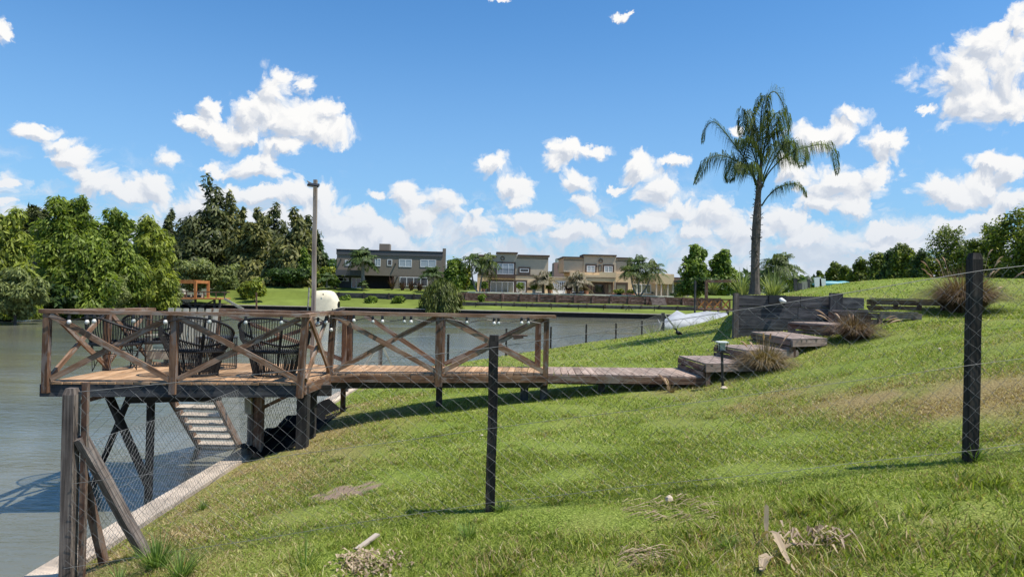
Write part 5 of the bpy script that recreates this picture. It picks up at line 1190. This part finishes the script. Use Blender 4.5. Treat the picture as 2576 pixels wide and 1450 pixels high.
# ------------------------------------------------------------------ smaller things
def vx(p, dx=0, dy=0, dz=0): return Vector((p.x+dx, p.y+dy, p.z+dz))
lb_ = on_ground(1819, 938, 11.25); gl_ = empty('garden_light', lb_, 'black garden bollard light with frosted glass beside the lowest step', 'garden light')
zt = P(1815, 884, 11.25).z; lx = P(1816, 884, 11.25).x
MB().tube([vx(lb_, dz=-.05), (lx, lb_.y, zt)], .022, 10).build('post', M['blackpl'], gl_)
MB().beam((lx, lb_.y, zt), (lx, lb_.y, zt+.03), .13, .13, up=(0, 1, 0)).build('lamp_tray', M['blackpl'], gl_)
MB().beam((lx, lb_.y, zt+.03), (lx, lb_.y, zt+.145), .095, .095, up=(.4, 1, 0), w1=.12, h1=.12).build('glass', M['lampglass'], gl_)
f = MB()
for sx, sy in ((-1, -1), (1, -1), (1, 1), (-1, 1)): f.beam((lx+sx*.055, lb_.y+sy*.055, zt+.03), (lx+sx*.065, lb_.y+sy*.065, zt+.15), .012, .012, up=(0, 1, 0))
f.build('frame_rods', M['blackpl'], gl_); MB().beam((lx, lb_.y, zt+.148), (lx, lb_.y, zt+.165), .17, .17, up=(0, 1, 0)).build('lamp_cap', M['white'], gl_)
tag(MB().lathe(on_ground(1822, 943, 11.05, -.01), [(.05, 0), (.06, .02), (.03, .045)], 8).build('stone', M['concrete']), 'small pale stone at the foot of the garden light', 'stone')
# bird
bp = on_ground(1706, 868, 17.0); bd = empty('bird', bp, 'small dark bird standing on the lawn left of the steps', 'bird')
MB().tube([vx(bp, .10, 0, .085), vx(bp, .06, 0, .10), vx(bp, 0, 0, .115), vx(bp, -.035, 0, .14), vx(bp, -.045, 0, .17), vx(bp, -.05, 0, .19), vx(bp, -.065, 0, .205), vx(bp, -.082, 0, .207), vx(bp, -.11, 0, .20)], [.006, .03, .052, .045, .022, .020, .026, .016, .003], 10).build('body', M['feather'], bd, True)
for s_ in (-1, 1): MB().tube([vx(bp, .01, s_*.018, .08), vx(bp, .018, s_*.018, .04), vx(bp, .005, s_*.018, .0), vx(bp, -.025, s_*.018, .002)], .004, 5).build('leg', M['blackpl'], bd)
# white tarp over stored boat on the neighbour's shore
Yt = 42; te = empty('covered_boat', P(1745, 826, Yt), 'low boat hidden under a peaked white tarpaulin on the neighbour shore', 'covered boat'); V = []; F = []
prof = [(1664,824,812),(1675,800,826),(1703,780,828),(1725,790,829),(1750,786,829),(1778,782,828),(1805,784,827),(1829,787,812)]
for i, (u, vr, vb) in enumerate(prof):
    rdg = P(u, vr, Yt+.9); frn = P(u, vb, Yt-.3); mdl = rdg.lerp(frn, .62)+Vector((0, -.35, .12)); bk = Vector((rdg.x, Yt+2.2, frn.z+.2)); low_ = Vector((frn.x, frn.y+.1, frn.z-.5))
    V += [bk, rdg, rdg.lerp(mdl, .5)+Vector((0, 0, -.05)), mdl, frn, low_]
for i in range(len(prof)-1):
    for k in range(5): a = i*6+k; F.append((a, a+1, a+7, a+6))
o_ = fast('tarpaulin', [tuple(v) for v in V], F, M['tarp'], te); 
hb = P(1745, 829, Yt+.8); MB().beam(vx(hb, -1.7, 0, -.15), vx(hb, 1.8, 0, -.15), 1.6, .4, w1=.9).build('hull', M['hull'], te)
# neighbour's deck
Yn = 62; nd = empty('neighbour_deck', P(1790, 800, Yn), 'dark neighbour deck with crossed railing, pergola beam and stairs beside the white tarp', 'deck')
u3 = lambda x, y, Y=Yn: P(1159.2+x*.275, 579.6+y*.275, Y)
MB().beam(u3(2163, 720), u3(2520, 722), 3.0, .16).build('floor', M['post'], nd)
MB().beam(u3(2163, 628, Yn-1.4), u3(2520, 632, Yn-1.4), .12, .10).build('handrail', M['rust_metal'], nd)
for x in (2165, 2235, 2310, 2385, 2460): MB().beam(u3(x, 718, Yn-1.4), u3(x, 630, Yn-1.4), .12, .12, up=(0, 1, 0)).build('railing_post', M['post'], nd)
for x in (2165, 2235, 2310, 2385): MB().beam(u3(x+4, 712, Yn-1.42), u3(x+68, 638, Yn-1.42), .05, .12).build('brace', M['orange'], nd); MB().beam(u3(x+4, 638, Yn-1.38), u3(x+68, 712, Yn-1.38), .05, .12).build('brace', M['orange'], nd)
MB().beam(u3(2246, 718), u3(2246, 466), .24, .24, up=(0, 1, 0)).build('pergola_post', M['post'], nd); MB().beam(u3(2236, 464), u3(2540, 460), .22, .26).build('pergola_beam', M['post'], nd)
for x in (2230, 2440): MB().beam(u3(x, 860), u3(x, 728), .2, .2, up=(0, 1, 0)).build('stilt', M['black'], nd)
for dx in (0, 75): MB().beam(u3(2275+dx, 735, Yn-1.5), u3(2345+dx, 850, Yn-4), .09, .2).build('stair_stringer', M['black'], nd)
for k in range(7): c = u3(2285+10*k+30, 747+15*k, Yn-1.6-.33*k); MB().beam(vx(c, -.6), vx(c, .6), .25, .05).build('stair_tread', M['slat'], nd)
a = P(1748, 808, 50); mp_ = empty('mooring_pole', a, 'thin tall mooring pole in front of the neighbour deck', 'pole'); MB().tube([vx(a, dz=-1.5), P(1749, 706, 50)], .07, 6).build('pole', M['sleeper'], mp_)
# orange pergola dock far left
u0 = lambda x, y, Y=84: P(x*.26646, 418.6+y*.26646, Y)
od = empty('pergola_dock', u0(1900, 1340), 'far dock on stilts with an orange timber pergola and side stairs', 'dock')
MB().beam(u0(1640, 1243, 85.4), u0(2125, 1246, 85.4), 3.4, .16).build('floor', M['orange'], od)
MB().beam(u0(1640, 1083, 84), u0(1845, 1083, 84), .2, .34).beam(u0(1845, 1083, 84), u0(1965, 1093, 87), .2, .34).beam(u0(1640, 1090, 87), u0(1965, 1093, 87), .2, .3).build('pergola_beams', M['orange'], od)
for x, Y in ((1650, 84), (1845, 84), (1965, 87)): MB().beam(u0(x, 1243, Y), u0(x, 1078, Y), .28, .28, up=(0, 1, 0)).build('pergola_post', M['orange'], od)
MB().beam(u0(1680, 1178, 84), u0(2170, 1186, 84), .12, .14).build('handrail', M['post'], od)
for x in (1760, 1925, 2040, 2120): MB().beam(u0(x, 1243), u0(x, 1180), .11, .11, up=(0, 1, 0)).build('railing_post', M['post'], od)
for x in (1700, 1845, 2025, 2075): MB().beam(u0(x, 1360, 84.5), u0(x, 1250, 84.5), .22, .22, up=(0, 1, 0)).build('stilt', M['sleeper'], od)
for x0_, x1_ in ((1700, 1840), (2020, 1860)): MB().beam(u0(x0_, 1262, 84.4), u0(x1_, 1340, 84.4), .1, .16).build('brace', M['sleeper'], od)
for Y in (83.8, 84.9): MB().beam(u0(2120, 1246, Y), u0(2300, 1350, Y), .1, .26).build('stair_stringer', M['slat'], od)
for k in range(8): c = u0(2130+20*k, 1252+11.6*k, 84.35); MB().beam(vx(c, 0, -.5), vx(c, 0, .5), .34, .05).build('stair_tread', M['slat'], od)
for i, x in enumerate((1775, 1880)):
    c = u0(x, 1236, 85.2); ch = empty('deck_chair', c, ['grey wooden lounge chair at the left on the orange dock', 'grey wooden lounge chair at the right on the orange dock'][i], 'chair', 'chairs on the orange dock')
    MB().box(vx(c, 0, 0, .4), (.9, .6, .08)).build('seat', M['slat'], ch); MB().beam(vx(c, -.45, .3, .4), vx(c, -.75, .35, 1.0), .7, .06, up=(1, 0, 0)).build('backrest', M['slat'], ch)
    for dx in (-.4, .4): MB().box(vx(c, dx, 0, .2), (.07, .55, .4)).build('leg', M['slat'], ch)
MB_ = MB().beam(P(646, 785, 83.5)-Vector((0, 0, 1)), P(645, 735, 83.5), .16, .16, up=(0, 1, 0)); tag(MB_.build('mooring_pole', M['post']), 'brown mooring pole right of the orange pergola dock', 'pole')
# covered motor boat by the quay
Yb = 83.2; ub = lambda x, y, Y=Yb: P(644+x*.25, 547.4+y*.25, Y)
bt = empty('covered_motorboat', ub(740, 945), 'motorboat under a cream canvas cover moored at the far quay', 'boat')
V, F = [], []
sec = [(598,750,930,.9),(606,735,934,1.0),(630,732,936,1.10),(655,730,934,1.06),(680,729,937,1.14),(705,729,934,1.08),(730,731,936,1.14),(755,734,932,1.06),(778,742,930,1.08),(790,762,926,1.0),(803,785,922,.96),(822,815,919,.85),(834,838,912,.6)]
m_ = 7; YY = [-1, -.97, -.88, 0, .88, .97, 1]; ZZ = [0, .55, .95, 1, .95, .55, 0]
for x, yt, yb, hw in sec:
    zt_ = ub(x, yt); zb_ = ub(x, yb)
    for k in range(m_):
        yy = YY[k]; zz = ZZ[k]; fold = .05*math.sin(k*9+x*.13); V.append((zt_.x+fold*.6, Yb+yy*(hw*(1.08-.18*zz))+fold, zb_.z+(zt_.z-zb_.z)*zz))
for i in range(len(sec)-1):
    for k in range(m_-1): a = i*m_+k; F.append((a, a+1, a+m_+1, a+m_))
F += [(0, 2, 4, 6), (0, 6, 8, 8)][:1]; fast('canvas_cover', V, F, M['cream'], bt)
hl_ = MB(); hl_.beam(ub(606, 940), ub(800, 935), 2.1, .55).beam(ub(800, 935), ub(893, 912), 2.1, .5, w1=.15, h1=.25); hl_.build('hull', M['hull'], bt)
MB().tube([ub(780, 918, Yb-1), ub(850, 903, Yb-.6), ub(890, 900, Yb)], .04, 5).build('bow_rail', M['slat'], bt)
b = MB(); b.box(ub(676, 770, Yb-1.12), (.16, .03, .16)); b.build('cover_patch', M['blackpl'], bt)
tag(MB().tube([ub(520, 960), ub(535, 705)], .10, 6).build('mooring_pole', M['slat']), 'pale mooring pole just left of the tall lamp pole', 'pole')
# wire fence on the far lower lawn
wf2 = empty('wire_fence', P(1400, 780, 88), 'thin wire fence on small posts along the far lower lawn', 'fence')
k3 = lambda x, y: P(1159.2+x*.275, 579.6+y*.275, 88.3)
for x, y0, y1 in ((135,655,720),(371,662,726),(603,665,732),(828,670,736),(1075,675,742),(1305,680,746),(1538,685,752),(1770,690,756)): MB().beam(k3(x, y1+6), k3(x, y0), .08, .08, up=(0, 1, 0)).build('stake', M['black'], wf2)
MB().beam(k3(1536, 692), k3(1490, 750), .07, .07).beam(k3(1540, 692), k3(1586, 752), .07, .07).build('brace', M['black'], wf2)
MB().tube([k3(135, 660), k3(900, 676), k3(1770, 694)], .015, 3).build('wire', M['oldwire'], wf2)
# terrace pots
for i, (x, y, w, lab, mt) in enumerate(((540, 578, .5, 'pale pot with a bush on the terrace between window and small vent', 'f_bright'), (668, 578, .42, 'pale pot with drooping plant left of the dry palm', 'f_bright'), (812, 584, .5, 'terracotta pot with leafy plant left of the french doors', 'f_bright'), (985, 584, .5, 'square terracotta planter right of the french doors', None), (1150, 586, .55, 'large terracotta pot with pink flowers by the column', None), (208, 575, .4, 'small pot with a shrub behind the leaning palm trunks', 'f_bright'))):
    p = P(1159.2+x*.275, 579.6+y*.275, 96.8); p.z = max(p.z, 2.72); r = empty('plant_pot', p, lab, 'plant pot', 'pots on the far terrace')
    MB().lathe(p, [(w*.45, 0), (w*.62, .5), (w*.7, .62)], 9).build('pot', M['terracotta' if i > 1 else 'farcap'], r)
    rr = np.random.default_rng(i); V, F = crown([(p.x, p.y, p.z+1.0, .55, .5, .55)], 260, .2, rr); fast('plant', V, F, M['f_bright' if mt else 'f_red'], r)
fb_ = [(1428, 'left'), (1465, 'middle'), (1555, 'right')]
for x, lab in fb_:
    p = P(1159.2+x*.275, 579.6+586*.275, 97.5); rr = np.random.default_rng(int(x)); r = empty('flower_box', p, 'low flower box under the beige house windows, %s one of three' % lab, 'flower box', 'flower boxes')
    MB().box(vx(p, dz=.1), (1.2, .4, .3)).build('box', M['terracotta'], r); V, F = crown([(p.x, p.y, p.z+.45, .6, .3, .3)], 150, .2, rr); fast('flowers', V, F, M['f_yellow'], r)
# stored things on the upper lawn
p = P(2092, 716, 36); ky = empty('kayak', p, 'turquoise kayak lying upside down on the upper lawn', 'kayak')
MB().tube([vx(p, -1.0+.25*i, 0, -.0) for i in range(9)], [.02, .12, .17, .19, .2, .19, .17, .12, .02], 10).build('hull', M['turq'], ky, True)
MB().tube([vx(p, .2+.22*i, .4, .08) for i in range(6)], [.02, .1, .14, .14, .1, .02], 8).build('second_hull', M['turq'], ky, True)
for i, (u, v0, v1, w, tl, mt, lab) in enumerate(((2057, 697, 722, .20, -6, 'white', 'leaning white board standing left of the turquoise kayak'), (2069, 700, 722, .18, 0, 'white', 'upright white board directly left of the turquoise kayak'), (2034, 702, 724, .08, 0, 'sleeper', 'dark stake left of the white boards'), (2024, 708, 725, .16, 0, 'slat', 'short grey board left of the dark stake'), (2001, 700, 727, .10, 0, 'sleeper', 'grey stake beside the small palm tuft'), (2012, 711, 726, .12, 0, 'sleeper', 'short dark stump between grey stake and grey board'))):
    MB_ = MB().beam(P(u-tl*.3, v1+3, 33), P(u+tl*.2, v0, 33), w*1.6, .06, up=(0, 1, 0)); tag(MB_.build('board' if w > .11 else 'stake', M[mt]), lab, 'board' if w > .11 else 'stake')
p = P(2562, 703, 24); tag(MB().beam(vx(p, -.38, 0, -.02), vx(p, .5, .1, -.03), .5, .09).build('white_slab', M['white']), 'white slab lying on the upper lawn at the right edge', 'slab')
# litter in the near grass
def leafstrip(mb, pts, w, fold=.3):
    n = len(pts)
    for i in range(n): pass
    b = len(mb.v)
    for i, p in enumerate(pts):
        d = (pts[min(i+1, n-1)]-pts[max(0, i-1)]).normalized(); s_ = d.cross(Vector((0, 0, 1))).normalized(); k = w*math.sin(math.pi*(.12+.83*i/(n-1)))
        mb.v += [p-s_*k+Vector((0, 0, fold*k)), p, p+s_*k+Vector((0, 0, fold*k)), ]
    for i in range(n-1):
        a = b+i*3; mb.face((a, a+1, a+4, a+3), ((0, 0),)*4); mb.face((a+1, a+2, a+5, a+4), ((0, 0),)*4)
def gp_(u, v, dz=.02):
    Y = 4.0
    for _ in range(30):
        p = P(u, v, Y); g_z = gz(p.x, p.y); a, b = ray(u, v); Y = .5*Y+.5*(EYE-g_z)/b
    p = P(u, v, Y); p.z = gz(p.x, p.y)+dz; return p
g5 = lambda x, y, dz=.03: gp_(1610+x*.375, 1094.8+y*.375, dz)
dl_ = empty('dead_palm_leaf', g5(930, 800), 'large dried palm spathe curled on the grass at the bottom right', 'dead leaf')
m_ = MB(); leafstrip(m_, [g5(812, 712), g5(830, 735, .07), g5(865, 760, .11), g5(905, 790, .12), g5(935, 825, .09), g5(965, 862, .06), g5(1000, 900, .04), g5(1050, 940, .02)], .021); leafstrip(m_, [g5(850, 735), vx(g5(850, 735), .0, .02, .10), vx(g5(850, 735), .005, .03, .20), vx(g5(850, 735), 0, .03, .22)], .016); leafstrip(m_, [g5(940, 830, .05), g5(1000, 795, .06), g5(1080, 785, .05), g5(1150, 790, .05), g5(1230, 775, .04)], .022)
leafstrip(m_, [g5(815, 930, .02), g5(830, 895, .06), g5(870, 875, .06), g5(895, 872, .02)], .035)
m_.build('spathe', M['straw'], dl_); m_ = MB(); rs = random.Random(3)
for i in range(60):
    x0, y0 = rs.uniform(930, 1380), rs.uniform(690, 800); c = g5(x0, y0, rs.uniform(.01, .09)); a = rs.uniform(0, 6.28); L = rs.uniform(.05, .14)
    leafstrip(m_, [c, vx(c, math.cos(a)*L*.5, math.sin(a)*L*.5, .03), vx(c, math.cos(a)*L, math.sin(a)*L, -.01)], .009)
m_.build('dry_shreds', M['straw'], dl_)
rs = random.Random(9); g6 = lambda x, y, dz=.02: gp_(772.8+x*.35, 1127+y*.35, dz)
m_ = MB()
for i in range(340):
    x0 = rs.gauss(430, 115); y0 = rs.gauss(860, 50); c = g6(x0, y0, rs.uniform(.01, .055)); a = rs.uniform(0, 6.28); L = rs.uniform(.03, .06)
    leafstrip(m_, [c, vx(c, math.cos(a)*L*.5, math.sin(a)*L*.5, .015), vx(c, math.cos(a)*L, math.sin(a)*L, rs.uniform(-.01, .02))], .010)
tag(m_.build('dry_leaves', M['straw']), 'heap of pale dry leaves on the grass at the bottom left of centre', 'dry leaves', kind='stuff')
m_ = MB()
for i in range(150):
    u = rs.uniform(1560, 1790) if i < 90 else rs.uniform(1550, 1650); v = rs.uniform(1255, 1320) if i < 90 else rs.uniform(1390, 1440); c = gp_(u, v, rs.uniform(.01, .05)); a = rs.uniform(-.5, .6); L = rs.uniform(.05, .22)
    leafstrip(m_, [c, vx(c, math.cos(a)*L*.5, math.sin(a)*L*.5, .02), vx(c, math.cos(a)*L, math.sin(a)*L, -.0)], .006)
tag(m_.build('dry_twigs', M['straw']), 'scattered dry stalks and shreds lying in the near grass', 'dry stalks', kind='stuff')
a = g6(355, 745, .02); b = g6(505, 660, .05); tag(MB().beam(a, b, .045, .014).build('wood_offcut', M['tread']), 'short pale board offcut lying above the dry leaf heap', 'offcut')
c = gp_(1683, 1262, .0); MB_ = MB().lathe(c, [(.022, 0), (.034, .018), (.027, .042), (.006, .058)], 6); tag(MB_.build('stone', M['concrete']), 'small pale stone in the near grass at the right of centre', 'stone')
c = gp_(2364, 880, .01); tag(MB().lathe(c, [(.02, 0), (.026, .012), (.01, .024)], 6).build('stone', M['concrete']), 'tiny pale stone on the slope left of the right fence post', 'stone')
c = gp_(1212, 1097, .01); tag(MB().lathe(c, [(.014, 0), (.02, .01), (.008, .02)], 6).build('stone', M['concrete']), 'tiny pale stone in the grass left of the middle fence post', 'stone')
